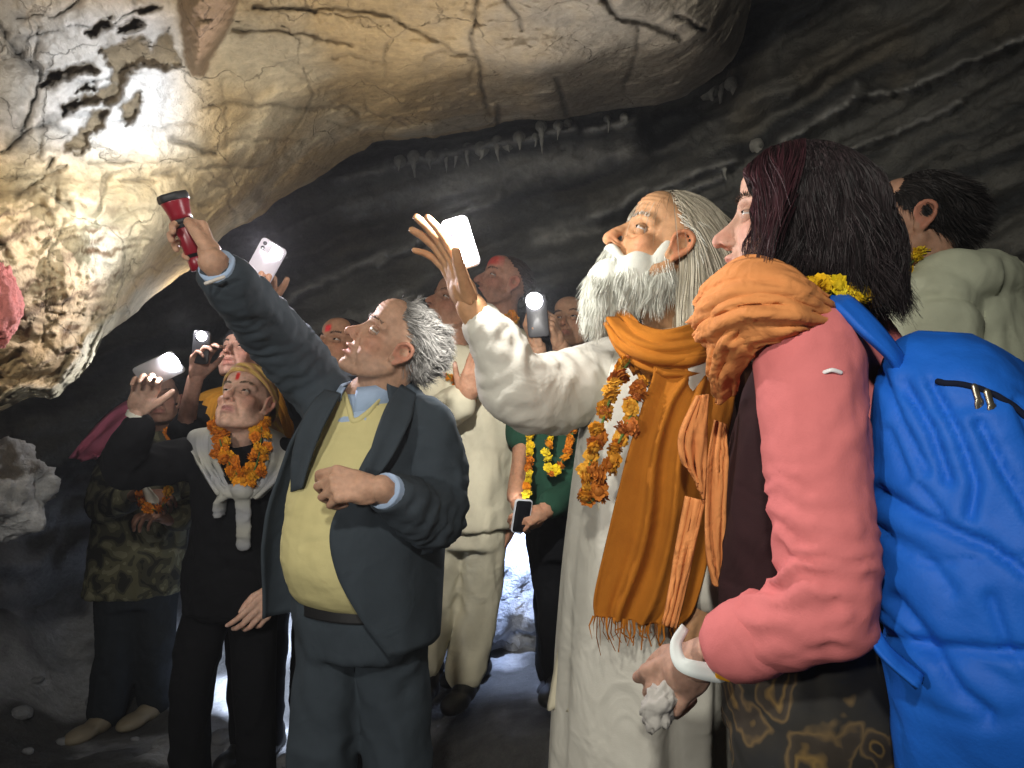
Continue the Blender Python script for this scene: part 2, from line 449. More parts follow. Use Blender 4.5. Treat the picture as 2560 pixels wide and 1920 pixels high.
# blocky lumps along the lip in the middle
lump = np.exp(-((q[:, 0] - 1060) / 110) ** 2 - ((q[:, 1] - 310) / 60) ** 2) + np.exp(-((q[:, 0] - 1330) / 90) ** 2 - ((q[:, 1] - 285) / 60) ** 2) \
    + 1.5 * np.exp(-((q[:, 0] - 1740) / 110) ** 2 - ((q[:, 1] - 90) / 110) ** 2) + .8 * np.exp(-((q[:, 0] - 1560) / 90) ** 2 - ((q[:, 1] - 10) / 60) ** 2)
bumpd -= 0.09 * lump
CR = [([(578, 74), (650, 76), (709, 78), (759, 86), (882, 110)], 1.2), ([(633, 17), (726, 19), (802, 25), (868, 25), (965, 34), (1019, 68), (1112, 114), (1138, 131), (1192, 139)], 1.5),
      ([(1188, -80), (1188, 0), (1180, 84), (1188, 122), (1197, 148), (1205, 219), (1218, 283)], 1.9), ([(1240, -60), (1264, 0), (1302, 38), (1306, 80)], 1.4),
      ([(1185, 150), (1172, 200)], 1.0), ([(1060, 145), (1110, 130), (1190, 150)], 1.0),
      ([(830, 148), (876, 133), (960, 158), (969, 110)], .8), ([(821, 266), (863, 270), (901, 291)], 1.2), ([(914, 249), (922, 278), (981, 291), (1028, 316)], 1.1),
      ([(502, 270), (561, 257), (641, 262), (772, 266), (857, 266), (899, 287)], 1.3), ([(553, 198), (565, 257), (561, 321), (565, 367)], 1.0),
      ([(435, 346), (485, 363), (536, 380)], 2.2), ([(574, 348), (684, 348), (759, 350)], 1.0), ([(684, 350), (690, 385), (660, 410)], .8),
      ([(498, 426), (549, 418), (608, 422), (650, 409)], 1.0), ([(498, 449), (519, 460), (565, 466)], .8), ([(384, 435), (447, 430), (460, 451), (468, 464), (481, 498)], 1.4),
      ([(481, 513), (523, 521)], 1.0), ([(308, 454), (380, 454)], 1.5), ([(283, 549), (338, 532), (422, 519)], .8), ([(325, 519), (371, 586)], .6), ([(329, 603), (380, 605)], .8),
      ([(80, 55), (97, 72), (99, 105), (86, 146)], 1.0), ([(0, 55), (42, 131), (101, 169), (93, 236), (55, 338), (0, 380)], 1.6), ([(42, 48), (140, 38), (186, 17), (200, 0)], 1.2),
      ([(819, 304), (899, 325)], 1.0), ([(224, 405), (321, 401)], 1.2), ([(20, 447), (105, 438), (160, 420)], 1.2), ([(40, 490), (105, 448), (130, 400)], 1.3), ([(55, 338), (120, 310), (180, 330)], 1.2),
      ([(270, 440), (262, 480), (240, 520)], 1.1), ([(100, 470), (150, 500), (170, 512)], 1.2), ([(1500, -20), (1540, 40), (1620, 60), (1700, 100)], 2.6), ([(1690, 40), (1760, 75)], 2.2),
      ([(1600, 60), (1590, 120), (1560, 230)], 1.4), ([(1245, 270), (1240, 330)], 3.0), ([(1400, 200), (1420, 290)], 2.4), ([(700, 160), (760, 200), (780, 170)], .6), ([(880, 190), (960, 215), (965, 160)], .5)]
crack = np.zeros(len(q))
for pl, wd in CR:
    dd = seg_dist(qw, pl); crack = np.maximum(crack, wd * np.exp(-(dd / (2.6 + 1.6 * wd)) ** 2)); bumpd += 0.006 * np.exp(-(dd / 22) ** 2)
bumpd += 0.014 * np.minimum(crack, 2.2)
# secondary random fractures
fr = ridged(np.stack([q[:, 0] / 210, q[:, 1] / 120, 0 * g], 1) + .15 * np.stack([warp[:, 0], warp[:, 1], 0 * g], 1), 1, 51)
frm = sstep(0.93, 0.99, fr) * (1 - flute * .6)
bumpd += 0.010 * frm
# flowstone crust with deep brown pockets, upper left
k1 = 1 / 2.37
POCK = [[(570, 290), (700, 250), (830, 205), (880, 300), (920, 260), (990, 170), (1060, 300), (1090, 400), (960, 420), (830, 390), (740, 470), (710, 600), (640, 640), (600, 610), (480, 640), (380, 690), (350, 640), (520, 560), (670, 500), (650, 400), (620, 330)],
        [(250, 520), (280, 440), (420, 400), (540, 350), (600, 410), (520, 440), (430, 450), (330, 500)], [(440, 540), (500, 500), (565, 490), (560, 520), (480, 555)],
        [(720, 650), (830, 530), (850, 590), (790, 720), (740, 740)], [(470, 790), (560, 650), (630, 650), (630, 760), (540, 800), (490, 920), (370, 900), (400, 840)],
        [(500, 190), (560, 120), (660, 100), (640, 150), (560, 190)], [(690, 180), (800, 120), (870, 140), (780, 190)], [(280, 440), (330, 430), (300, 480)], [(780, 60), (900, 20), (960, 60), (860, 90)]]
pock = np.zeros(len(q)); pq = q + warp * 10 + warpS * 11
for pl in POCK:
    poly = np.array(pl, float) * k1
    dd = seg_dist(pq, np.vstack([poly, poly[:1]])); ins = in_poly(pq, poly)
    pock = np.maximum(pock, sstep(-7, 7, np.where(ins, dd, -dd)))
crust = np.exp(-((q[:, 0] - 260) / 210) ** 4 - ((q[:, 1] - 190) / 190) ** 4)
bumpd += pock * (0.034 + 0.014 * fbm(W3 * 14, 3, 61)) - crust * (1 - pock) * (0.022 + 0.020 * ridged(W3 * 13, 3, 62))
# hanging tongue, coloured brown below to paint its unlit side
tong = np.array([(1080, -300), (1440, -300), (1420, 0), (1370, 150), (1240, 370), (1210, 460), (1140, 450), (1100, 380), (1060, 150), (1050, 0)], float) * k1
dd = seg_dist(q + warpS * 5, np.vstack([tong, tong[:1]])); ins = in_poly(q + warpS * 5, tong)
tg = sstep(0, 55, np.where(ins, dd, 0)); tgm = sstep(-5, 5, np.where(ins, dd, -dd))
bumpd -= 0.17 * np.sqrt(tg) + .01 * tgm * fbm(W3 * 20, 3, 66)
# colours of the stone, with painted shade on the tongue and light on the rim
tan = np.array([0.55, 0.39, 0.19]); gry = np.array([0.36, 0.325, 0.27]); wht = np.array([0.72, 0.72, 0.73]); brn = np.array([0.20, 0.125, 0.06]); pal = np.array([0.66, 0.60, 0.44]); grn = np.array([.5, .52, .42])
mixf = lambda a, b, t: a * (1 - t[:, None]) + b * t[:, None]
colr = np.tile(tan, (len(q), 1))
colr = mixf(colr, pal, 0.5 * sstep(-.1, .5, fbm(W3 * 3.1, 4, 71)))
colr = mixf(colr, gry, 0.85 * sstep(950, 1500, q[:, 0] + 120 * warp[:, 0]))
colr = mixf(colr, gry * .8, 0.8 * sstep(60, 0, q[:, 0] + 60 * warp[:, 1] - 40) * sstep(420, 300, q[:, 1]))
colr = mixf(colr, wht, np.clip(crust * 1.1, 0, .9))
colr = mixf(colr, grn, .75 * np.exp(-((q[:, 0] - 250) / 60) ** 2 - ((q[:, 1] - 620) / 90) ** 2))
colr = mixf(colr, np.array([.26, .19, .10]), np.clip(pock, 0, 1) * .9)
colr = mixf(colr, brn, tgm * .9)  # brown paints in the shade on the tongue's unlit side
colr = mixf(colr, colr * 0.35, np.clip(crack * .42, 0, .7))
colr = mixf(colr, colr * 0.5, frm * .6)
colr = mixf(colr, brn * .7, lay * sstep(.1, .55, fbm(np.stack([q[:, 0] / 60, bed / 16, 0 * g], 1), 4, 73)))
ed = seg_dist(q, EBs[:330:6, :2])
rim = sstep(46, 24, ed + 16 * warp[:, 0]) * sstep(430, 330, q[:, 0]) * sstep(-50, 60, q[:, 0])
colr = mixf(colr, np.array([.45, .46, .37]), rim * .7)  # paler tint paints in the light falling along the lip
bumpd -= rim * .02
d2 = d + bumpd
Vs = np.stack([(q[:, 0] - 1280) / F * d2, d2, HC + (960 - q[:, 1]) / F * d2], 1).reshape(NT, NS, 3)
# the lip rolls back and up out of sight
roll = []
for k in range(1, 15):
    s = k / 14.0; roll.append(Vs[0] + np.array([0.25 * s, 1.3 * s, 1.25 * s ** 0.8]) + (0.03 * fbm(Vs[0] * 6 + k * .3, 3, 81) * (1 - s))[:, None])
Vs = np.concatenate([np.array(roll[::-1]), Vs], 0)
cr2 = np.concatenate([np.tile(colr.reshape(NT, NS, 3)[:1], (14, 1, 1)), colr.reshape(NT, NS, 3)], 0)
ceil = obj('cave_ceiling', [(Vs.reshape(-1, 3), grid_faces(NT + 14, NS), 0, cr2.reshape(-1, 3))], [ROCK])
ceil['kind'] = 'structure'

# ---- far wall and roof of the chamber
us = np.concatenate([np.linspace(-2400, -100, 60, endpoint=False), np.linspace(-100, 2660, 330, endpoint=False), np.linspace(2660, 4600, 50)])
vs = np.concatenate([np.linspace(-1800, -40, 50, endpoint=False), np.linspace(-40, 1000, 170, endpoint=False), np.linspace(1000, 2700, 110)])
q = np.stack(np.meshgrid(us, vs), -1).reshape(-1, 2); NV, NU = len(vs), len(us)
wall_d = tps([(-900, 900), (0, 1250), (300, 800), (700, 650), (700, 250), (1280, 620), (1280, 1300), (1280, 1600), (1280, 1800), (900, 1700), (500, 1700), (1280, 330), (1600, 280), (1900, 0), (2200, 300),
              (2560, 100), (2560, 700), (3000, 400), (2000, 700), (-2400, 600), (4600, 500), (1280, -1800), (-1500, -1600), (3500, -1600), (2560, 1800), (0, 2600), (3800, 2600), (1700, 1700), (200, 1500)],
             np.array([2.9, 3.3, 4.1, 4.3, 4.2, 4.2, 3.62, 3.42, 3.3, 3.7, 3.9, 3.7, 3.3, 2.9, 2.9, 2.5, 2.8, 2.2, 3.3, 2.2, 1.6, 2.2, 1.8, 1.7, 2.7, 3.6, 2.2, 3.3, 3.8]))
d = wall_d(q); zz = 0 * d
W3 = np.stack([(q[:, 0] - 1280) / F * d, d, (960 - q[:, 1]) / F * d], 1)
sx = np.stack([q[:, 0] / 1000, q[:, 1] / 1000, zz], 1); wv = fbm(sx * 9, 3, 101)
sl = 0.30 + 0.16 * sstep(1200, 2400, q[:, 0])
st = q[:, 1] + sl * (q[:, 0] - 1280) + 26 * wv             # across the tilted beds
bump = 0.10 * terrace(fbm(W3 * 2.6, 4, 108), 6) + 0.10 * fbm(W3 * 1.4, 3, 102) + 0.045 * fbm(W3 * 5, 4, 103) + 0.012 * fbm(W3 * 18, 3, 104)
bump += 0.16 * fbm(np.stack([st / 70, q[:, 0] / 900, zz], 1), 3, 105) + 0.02 * fbm(np.stack([st / 24, q[:, 0] / 300, zz], 1), 3, 106) + .05 * ridged(W3 * 3.3, 3, 107)
RID = [([(840, 450), (930, 425), (1000, 405), (1080, 395), (1150, 370), (1260, 355), (1360, 335), (1440, 320)], 16, .16), ([(1480, 330), (1590, 305)], 12, .1),
       ([(640, 800), (760, 720), (900, 660), (1060, 590), (1130, 545), (1240, 495)], 15, .16), ([(950, 660), (1040, 610), (1100, 580)], 10, .12),
       ([(1640, 478), (1700, 445), (1760, 425), (1835, 400)], 15, .16), ([(1640, 510), (1780, 455), (1810, 440)], 9, .12), ([(1480, 545), (1560, 510), (1600, 470)], 18, .12),
       ([(1960, 352), (2030, 305), (2120, 255), (2150, 225)], 17, .17), ([(2270, 225), (2350, 185), (2430, 145), (2560, 95), (2700, 30)], 14, .17), ([(2130, 240), (2270, 225)], 8, .1),
       ([(2060, 400), (2240, 330), (2400, 260)], 12, .08), ([(1860, 480), (1960, 455)], 8, .08), ([(880, 520), (1300, 430), (1560, 380)], 32, .06), ([(780, 830), (900, 790), (1000, 730)], 26, .1), ([(1340, 600), (1480, 560)], 22, .1)]
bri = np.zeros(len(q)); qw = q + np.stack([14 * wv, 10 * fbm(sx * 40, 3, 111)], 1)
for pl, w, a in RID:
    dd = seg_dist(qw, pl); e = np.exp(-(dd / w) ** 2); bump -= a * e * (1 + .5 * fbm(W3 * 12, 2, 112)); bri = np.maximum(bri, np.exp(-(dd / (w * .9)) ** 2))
# shadowed slot under the lip behind the stalactite row
for pl, w, a in [([(800, 400), (1000, 370), (1200, 335), (1420, 300)], 16, .3), ([(1150, 640), (1500, 560), (1640, 560)], 40, .3), ([(400, 760), (700, 640), (950, 560)], 50, .2), ([(1880, 60), (1800, 250), (1650, 330)], 40, .25)]:
    dd = seg_dist(qw, pl); bump += a * np.exp(-(dd / w) ** 2)
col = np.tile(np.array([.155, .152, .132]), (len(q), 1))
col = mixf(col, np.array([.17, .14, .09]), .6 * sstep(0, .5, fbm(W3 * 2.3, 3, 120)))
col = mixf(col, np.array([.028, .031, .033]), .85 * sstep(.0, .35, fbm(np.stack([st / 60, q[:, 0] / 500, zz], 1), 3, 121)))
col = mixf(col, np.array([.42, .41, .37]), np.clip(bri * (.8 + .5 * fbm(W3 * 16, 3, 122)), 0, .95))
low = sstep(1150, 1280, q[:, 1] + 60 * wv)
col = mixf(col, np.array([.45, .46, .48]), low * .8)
bump += low * 0.07 * ridged(W3 * 4, 3, 124)
d2 = d + bump
Vw = np.stack([(q[:, 0] - 1280) / F * d2, d2, HC + (960 - q[:, 1]) / F * d2], 1)
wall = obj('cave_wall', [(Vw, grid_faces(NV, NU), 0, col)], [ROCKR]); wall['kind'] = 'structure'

def wall_at(u, v):
    i = np.argmin((q[:, 0] - u) ** 2 + (q[:, 1] - v) ** 2); return P(u, v, d2[i])

# stalactites hanging from the ledge: parts of the wall
rg = np.random.default_rng(5)
for u, v, ln, w in [(1036, 442, 34, 15), (1000, 430, 18, 14), (1078, 424, 22, 13), (1116, 432, 34, 10), (1142, 420, 26, 9), (1169, 418, 34, 11), (1205, 402, 20, 16), (1243, 406, 36, 13), (1270, 385, 16, 14), (1298, 378, 24, 14),
                  (1338, 372, 20, 8), (1353, 385, 48, 13), (1395, 352, 26, 11), (1420, 335, 18, 10), (1517, 335, 26, 8), (1560, 318, 16, 10), (1795, 276, 46, 15), (1828, 268, 40, 16), (1770, 255, 22, 24), (1805, 452, 26, 12), (1890, 400, 24, 16)]:
    b = wall_at(u, v - ln); s = b[1] / F
    b = b - np.array([0, 0.04, 0])
    L_ = ln * s * 1.15; r = w * s * .62
    pts = [b + np.array([0, .03, L_ * .35]), b, b - np.array([rg.normal() * .004, 0, L_ * .45]), b - np.array([rg.normal() * .006, 0, L_])]
    V, Fc = tube(pts, [r * 1.9, r, r * .55, r * .12], n=10, k=12)
    V = V + normals(V, Fc) * (r * .3 * fbm(V * 60, 3, int(u)))[:, None]
    obj('stalactite', [(V, Fc, 0, (.40, .39, .34))], [ROCKR], wall)

# ---- floor: uneven, following where everybody stands
FEET = []
def floor_z(x, y):
    f = np.array(FEET); w = 1 / (((f[:, 0] - x) ** 2 + (f[:, 1] - y) ** 2) ** 1.5 + .02)
    return (w * f[:, 2]).sum() / w.sum()

def build_floor():
    xs = np.linspace(-4.6, 4.2, 230); ys = np.concatenate([np.linspace(-1.2, 1.4, 40, endpoint=False), np.linspace(1.4, 4.8, 150)])
    X, Y = np.meshgrid(xs, ys); f = np.array(FEET); Z = np.zeros_like(X); Wt = np.zeros_like(X); near = np.full(X.shape, 9.0)
    for a in f:
        r2 = (X - a[0]) ** 2 + (Y - a[1]) ** 2; w = 1 / (r2 ** 1.5 + .02); Z += w * a[2]; Wt += w; near = np.minimum(near, r2)
    Z /= Wt; p = np.stack([X.ravel(), Y.ravel(), 0 * X.ravel()], 1)
    k = sstep(0.01, .12, near).ravel()
    z = Z.ravel() + k * (.05 * fbm(p * 2.2, 4, 201) + .03 * ridged(p * 6, 3, 202) + .012 * fbm(p * 22, 3, 203)) - .006
    z += .5 * sstep(3.2, 4.3, p[:, 1]) + .9 * sstep(-1.7, -3.0, p[:, 0]) * (.6 + .4 * fbm(p * 3, 3, 204))
    c = np.tile(np.array([.09, .09, .088]), (len(p), 1)); c = mixf(c, np.array([.52, .53, .55]), sstep(-.1, .4, fbm(p * 3, 4, 206)) * sstep(2.2, 2.9, p[:, 1]))  # near floor darkened, far patches paled: paints in the pool of torchlight
    p[:, 2] = z
    fl = obj('cave_floor', [(p, grid_faces(len(ys), len(xs)), 0, c)], [ROCKR]); fl['kind'] = 'structure'
    r_ = np.random.default_rng(9)
    for i in range(70):                                           # loose stones lying on the floor
        x = r_.uniform(-2.2, 1.3); y = r_.uniform(1.9, 3.4); s = r_.uniform(.015, .06)
        j = np.argmin((p[:, 0] - x) ** 2 + (p[:, 1] - y) ** 2)
        if near.ravel()[j] < .03:
            continue
        V, Fc = ell((0, 0, 0), (s, s * r_.uniform(.6, 1), s * r_.uniform(.4, .7)), n=10)
        V = V * (1 + .35 * vnoise(V / s * 1.1 + i * 3.1, i))[:, None] + p[j] + np.array([0, 0, s * .2])
        obj('stone', [(V, Fc, 0, (.4, .41, .43))], [ROCKR], fl)
    return fl


def boulder(label, c, r, seed, tint, amp=.35):
    V, Fc = ell((0, 0, 0), (1, 1, 1), n=90)
    n = V.copy(); V = V * (1 + amp * terrace(fbm(n * 1.7 + seed, 4, seed), 5) + .22 * terrace(fbm(n * 4 + seed, 3, seed + 5), 5) + .05 * fbm(n * 12, 3, seed + 2))[:, None]
    V = V * np.asarray(r)
    t = np.asarray(tint) * (1 + .25 * fbm(n * 5, 3, seed + 9))[:, None]
    o = obj('rock', [(V, Fc, 0, t)], [ROCKR]); o.location = Vector(c); o['label'] = label; o['category'] = 'rock'
    return o

boulder('pale lumpy grey limestone boulder at the foot of the wall beside the camouflage jacket', P(-30, 1230, 2.25), (.16, .18, .15), 3, (.62, .63, .64))
boulder('small rounded salmon-pink rock knob against the tan cave wall', P(-26, 760, 1.50), (.047, .06, .09), 8, (.62, .20, .17), .15)
boulder('whitish broken rock bank behind the cream trousers', P(1240, 1440, 3.42), (.34, .16, .30), 15, (.66, .68, .72))
# ================================================================== PEOPLE
Z = np.array([0, 0, 1.0])
GROUP = 'visitors gathered in the cave'


def rings_at(secs, right, f, n=30, expo=2.3):
    th = np.linspace(0, 2 * math.pi, n, endpoint=False); c, s = np.cos(th), np.sin(th)
    cx = np.sign(c) * np.abs(c) ** (2 / expo); sx = np.sign(s) * np.abs(s) ** (2 / expo)
    return np.array([np.asarray(p)[None] + hw * cx[:, None] * right + hd * sx[:, None] * f for p, hw, hd in secs])


def torso(secs, f, n=30, expo=2.3, k=None):
    f = nrm(np.array([f[0], f[1], 0.0])); right = np.cross(f, Z)
    a = np.array([[*p, hw, hd] for p, hw, hd in secs], float)
    a = spline(a, k or 4 * len(secs))
    return loft(rings_at([(r[:3], max(r[3], .01), max(r[4], .01)) for r in a], right, f, n, expo))


def rbox(L, W_, T, rad=.012, n=6, bev=.002):
    """rounded slab: long axis y (L), width x (W_), thickness z (T), centred"""
    def ring(z, inset):
        pts = []
        for sx, sy, a0 in ((1, 1, 0), (-1, 1, 90), (-1, -1, 180), (1, -1, 270)):
            for k in range(n + 1):
                a = math.radians(a0 + 90 * k / n); r = max(rad - inset, .0005)
                pts.append((sx * (W_ / 2 - rad) + r * math.cos(a), sy * (L / 2 - rad) + r * math.sin(a), z))
        return pts
    return loft(np.array([ring(-T / 2, bev), ring(-T / 2 + bev * .3, bev * .3), ring(-T / 2 + bev, 0), ring(T / 2 - bev, 0), ring(T / 2 - bev * .3, bev * .3), ring(T / 2, bev)]))


def xf(part, R, c):
    return part[0] @ np.asarray(R).T + np.asarray(c), part[1]


class Fig:
    def __init__(self, label, foot, group=GROUP):
        self.root = empty('person', foot, label, 'person', group); self.skin = []; self.foot = np.asarray(foot, float)
        FEET.append(self.foot)
        self.rng = np.random.default_rng(int(abs(hash(label.__len__() * 7919 + int(foot[0] * 1000)))) % 100000)

    # ---------------- head
    def head(self, c, f, u, neck, skin=(.50, .29, .19), scale=1.0, voxel=.0034, gaze=None, jaw=1.0, nose=1.0, tilak=None, stubble=0.0, eyes=True, mouth=0.0, old=0.0, brow_col=(.05, .04, .035), lip=(.42, .16, .13), neck_r=.056, smooth=6, ears=True):
        R = rot_to(f, u); self.R, self.c, self.s = R, np.asarray(c, float), scale
        nb = R.T @ (np.asarray(neck) - self.c) / scale
        j = jaw
        base = [ell((0, -.016, .034), (.074, .094, .084)), ell((0, .028, -.022), (.061 * j, .062, .086)), ell((0, .036, .058), (.061, .055, .05)),
                tube([(-.056 * j, -.004, -.045), (-.046 * j, .03, -.080), (0, .064, -.1), (.046 * j, .03, -.080), (.056 * j, -.004, -.045)], [.020, .018, .017, .018, .020]),
                ell((0, .028, -.078), (.044 * j, .048, .032)), ell((0, .0, -.075), (.047, .05, .034)), ell((0, .071, -.1), (.021, .019, .018)),
                ell((0, .072, -.064), (.033, .02, .027)), tube([(-.05, .056, .024), (-.027, .074, .029), (0, .080, .026), (.027, .074, .029), (.05, .056, .024)], [.011, .0125, .012, .0125, .011])]
        for s in (-1, 1):
            base += [ell((s * .041, .050, -.020), (.024, .026, .024)), ell((s * .037 * j, .040, -.055), (.026, .036, .036)), ell((s * .048 * j, .01, -.055), (.018, .035, .03))]
        base.append(tube([(0, -.022, -.03), (0, -.03, -.075), nb * .55 + np.array([0, -.02, -.045]), nb], [.058, neck_r, neck_r, neck_r * 1.12], n=20))
        V0, Q0 = remesh(base, voxel * 1.3, 14)
        prims = [(V0, Q0), tube([(0, .080, .022), (0, .096 * (.5 + .5 * nose), -.008), (0, .098 + .013 * nose, -.030)], [.0085, .0105, .0128 * (.4 + .6 * nose)]),
                 ell((-.0125, .097, -.034), (.0085, .012, .008)), ell((.0125, .097, -.034), (.0085, .012, .008)),
                 tube([(-.025, .077, -.0625), (-.01, .0925, -.058), (0, .0935, -.0595), (.01, .0925, -.058), (.025, .077, -.0625)], [.004, .0055, .005, .0055, .004]),
                 tube([(-.023, .077, -.068 - mouth), (0, .092, -.0735 - mouth), (.023, .077, -.068 - mouth)], [.004, .0068, .004])]
        for s in ((-1, 1) if ears else ()):
            x = .075 * s
            prims.append(tube([(x * .95, .008, -.026), (x, .01, -.012), (x * 1.06, .012, .014), (x * 1.12, -.004, .028), (x * 1.15, -.022, .020), (x * 1.11, -.022, -.004), (x * 1.0, -.004, -.028)], [.006, .0045, .0045, .005, .0055, .005, .007], n=10))
            prims.append(ell((x * 1.0, -.006, .0), (.006, .016, .025)))
        smooth = min(smooth, 3)
        V, Q = remesh(prims, voxel, smooth); N = normals(V, Q)
        g = lambda x, y, z, r: np.exp(-(((V[:, 0] - x) / r) ** 2 + ((V[:, 1] - y) / r) ** 2 + ((V[:, 2] - z) / r) ** 2))
        D = np.zeros(len(V))
        for s in (-1, 1):
            D -= .013 * np.exp(-((V[:, 0] - s * .031) / .019) ** 2 - ((V[:, 2] - .007) / .0115) ** 2) * (V[:, 1] > .04)
            D -= .0045 * g(s * .0075, .104, -.041, .0055)
            D -= (.003 + .003 * old) * np.exp(-(seg_dist(V[:, [0, 2]], [(s * .018, -.03), (s * .031, -.055), (s * .036, -.078)]) / .0045) ** 2) * (V[:, 1] > .05)
            D -= .004 * old * np.exp(-(seg_dist(V[:, [0, 2]], [(s * .012, -.008), (s * .03, -.015), (s * .045, -.008)]) / .004) ** 2) * (V[:, 1] > .05)
            D -= .006 * g(s * .05, .05, -.05, .02) * old
            D -= .007 * g(s * .08, -.008, .004, .009)
        D -= .0055 * np.exp(-((V[:, 2] + .0655 + mouth * .5 - .03 * np.abs(V[:, 0]) * 0) / (.0025 + mouth * .7)) ** 2 - (V[:, 0] / .023) ** 4) * (V[:, 1] > .07)
        D -= .0035 * np.exp(-((V[:, 2] + .084) / .006) ** 2 - (V[:, 0] / .02) ** 2) * (V[:, 1] > .06)
        D += old * .0016 * np.sin(V[:, 2] * 620) * np.exp(-((V[:, 2] - .062) / .02) ** 2 - (V[:, 0] / .045) ** 2) * (V[:, 1] > .05)
        V = V + N * D[:, None]
        t = np.tile(np.asarray(skin, float), (len(V), 1))
        red = np.asarray(skin) * np.array([1.08, .72, .70])
        fr = (V[:, 1] > .03)
        w = .55 * (g(0, .11, -.03, .022) + g(-.046, .06, -.024, .026) + g(.046, .06, -.024, .026)) + .7 * ((np.abs(V[:, 0]) > .078) & (V[:, 2] > -.05))
        t = mixf(t, red, np.clip(w, 0, .8))
        lipm = np.exp(-((V[:, 2] + .0655 + mouth * .5) / (.0095 + mouth)) ** 4 - (V[:, 0] / .0235) ** 4) * (V[:, 1] > .078)
        t = mixf(t, np.asarray(lip), np.clip(lipm * .8, 0, .8))
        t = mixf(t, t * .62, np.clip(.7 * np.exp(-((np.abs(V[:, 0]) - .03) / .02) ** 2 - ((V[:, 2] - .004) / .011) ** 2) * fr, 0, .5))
        if stubble:
            sb = ((V[:, 1] > 0) & (V[:, 2] < -.045)) * np.clip(1 - lipm * 2, 0, 1)
            t = mixf(t, np.array([.22, .19, .17]), stubble * sb * (.6 + .4 * vnoise(V * 400, 3)))
        if tilak is not None:
            col, zc, rx, rz = tilak
            m = np.exp(-(V[:, 0] / rx) ** 4 - ((V[:, 2] - zc) / rz) ** 4) * (V[:, 1] > .05); t = mixf(t, np.asarray(col), np.clip(m * 1.2, 0, .95))
        self.hV, self.hN, self.hQ = V, N, Q
        self.skin.append((self.w(V), Q, 0, t))
        if eyes:
            gz = R.T @ nrm(gaze) if gaze is not None else np.array([0, 1.0, .1])
            gz = nrm(gz * np.array([.6, 1, .5])); gx = nrm(np.cross(np.array([0, 0, 1.0]), gz)); G = np.stack([gx, np.cross(gz, gx), gz], 1)      # pole (z) along the gaze
            for s in (-1, 1):
                ce = np.array([s * .031, .0675, .0065]); v, fc = ell((0, 0, 0), (.0122,) * 3, n=24); q4 = fc[0]
                zc = v[q4].mean(1)[:, 2]; mi = np.where(zc > .0110, 2, np.where(zc > .0096, 1, 0))
                vw = v @ G.T + ce
                for k in (0, 1, 2):
                    self.skin.append((self.w(vw), q4[mi == k], 1 + k, (1, 1, 1)))
                tri = fc[1]; self.skin.append((self.w(vw), tri[tri[:, 2] == len(v) - 1], 3, (1, 1, 1)))
                v2, f2 = ell((0, 0, 0), (.0142, .0140, .0136), n=28); q4 = f2[0]; cc = v2[q4].mean(1)
                lid = (cc[:, 1] > -.004) & ((cc[:, 2] > .0032 - 14 * cc[:, 0] ** 2) | (cc[:, 2] < -.0036 + 10 * cc[:, 0] ** 2))
                tt_ = np.tile(np.asarray(skin) * .86, (len(v2), 1)); tt_[np.abs(v2[:, 2] - .0036) < .0014] *= .4
                self.skin.append((self.w(v2 + ce), q4[lid], 0, tt_))
                # eyebrow hairs
                n = 70; x = s * self.rng.uniform(.012, .05, n); zb = .027 + .006 * np.sin((np.abs(x) - .012) / .038 * 2.6) + self.rng.normal(0, .0014, n)
                yb = .0925 - .42 * (np.abs(x) - .01) ** 1 * .62
                rt = np.stack([x, yb, zb], 1)
                i = np.argmin(((V[None, :, :] - rt[:, None, :]) ** 2)[:, :, [0, 2]].sum(-1) + 100 * (V[None, :, 1] < .03), 1); rt = V[i] + N[i] * .0005
                dr = nrm(N[i] * .5 + np.array([s * .9, 0, .3]) + self.rng.normal(0, .15, (n, 3)))
                pl = rt[:, None] + dr[:, None] * np.linspace(0, 1, 4)[None, :, None] * .0085
                vb, qb = ribbons(pl, np.full(n, .0009), self.rng); self.skin.append((self.w(vb), qb, 4, np.asarray(brow_col)))
        return self

    def w(self, V):
        return (np.asarray(V) * self.s) @ self.R.T + self.c

    # ---------------- hair strands
    def strands(self, roots, dirs, length, K=7, grav=.0, curl=.2, freq=30, seed=1, collide=1.02):
        g = self.R.T @ np.array([0, 0, -1.0]); p = roots.copy(); dr = nrm(dirs); out = [p]
        L_ = np.broadcast_to(np.asarray(length, float), (len(p),))
        for k in range(K - 1):
            nz = np.stack([fbm(p * freq, 2, seed), fbm(p * freq + 31, 2, seed + 3), fbm(p * freq + 77, 2, seed + 6)], 1)
            dr = nrm(dr + grav * g + curl * nz)
            p = p + dr * (L_ / (K - 1))[:, None]
            if collide:
                e = (p - np.array([0, -.016, .03])) / (np.array([.078, .1, .088]) * collide); m = np.linalg.norm(e, axis=1)
                p = np.where(((m < 1) & (p[:, 2] > -.06))[:, None], p + (e / np.maximum(m, .05)[:, None] - e) * np.array([.078, .1, .088]), p)
            out.append(p)
        return np.stack(out, 1)

    def scalp(self, n, hair_line=(.024, .93), r=(.0775, .0975, .0875), c=(0, -.016, .034), top=None):
        pts = []
        while sum(map(len, pts)) < n:
            v = nrm(self.rng.normal(size=(n, 3))); p = v * np.array(r) + np.array(c)
            ok = p[:, 2] > hair_line[0] + hair_line[1] * p[:, 1] + .006 * vnoise(p * 90, 2)
            if top is not None:
                ok &= p[:, 2] < top + .02 * vnoise(p * 60, 4)
            pts.append(p[ok])
        p = np.concatenate(pts)[:n]; return p, nrm((p - np.array(c)) / np.array(r) ** 2)

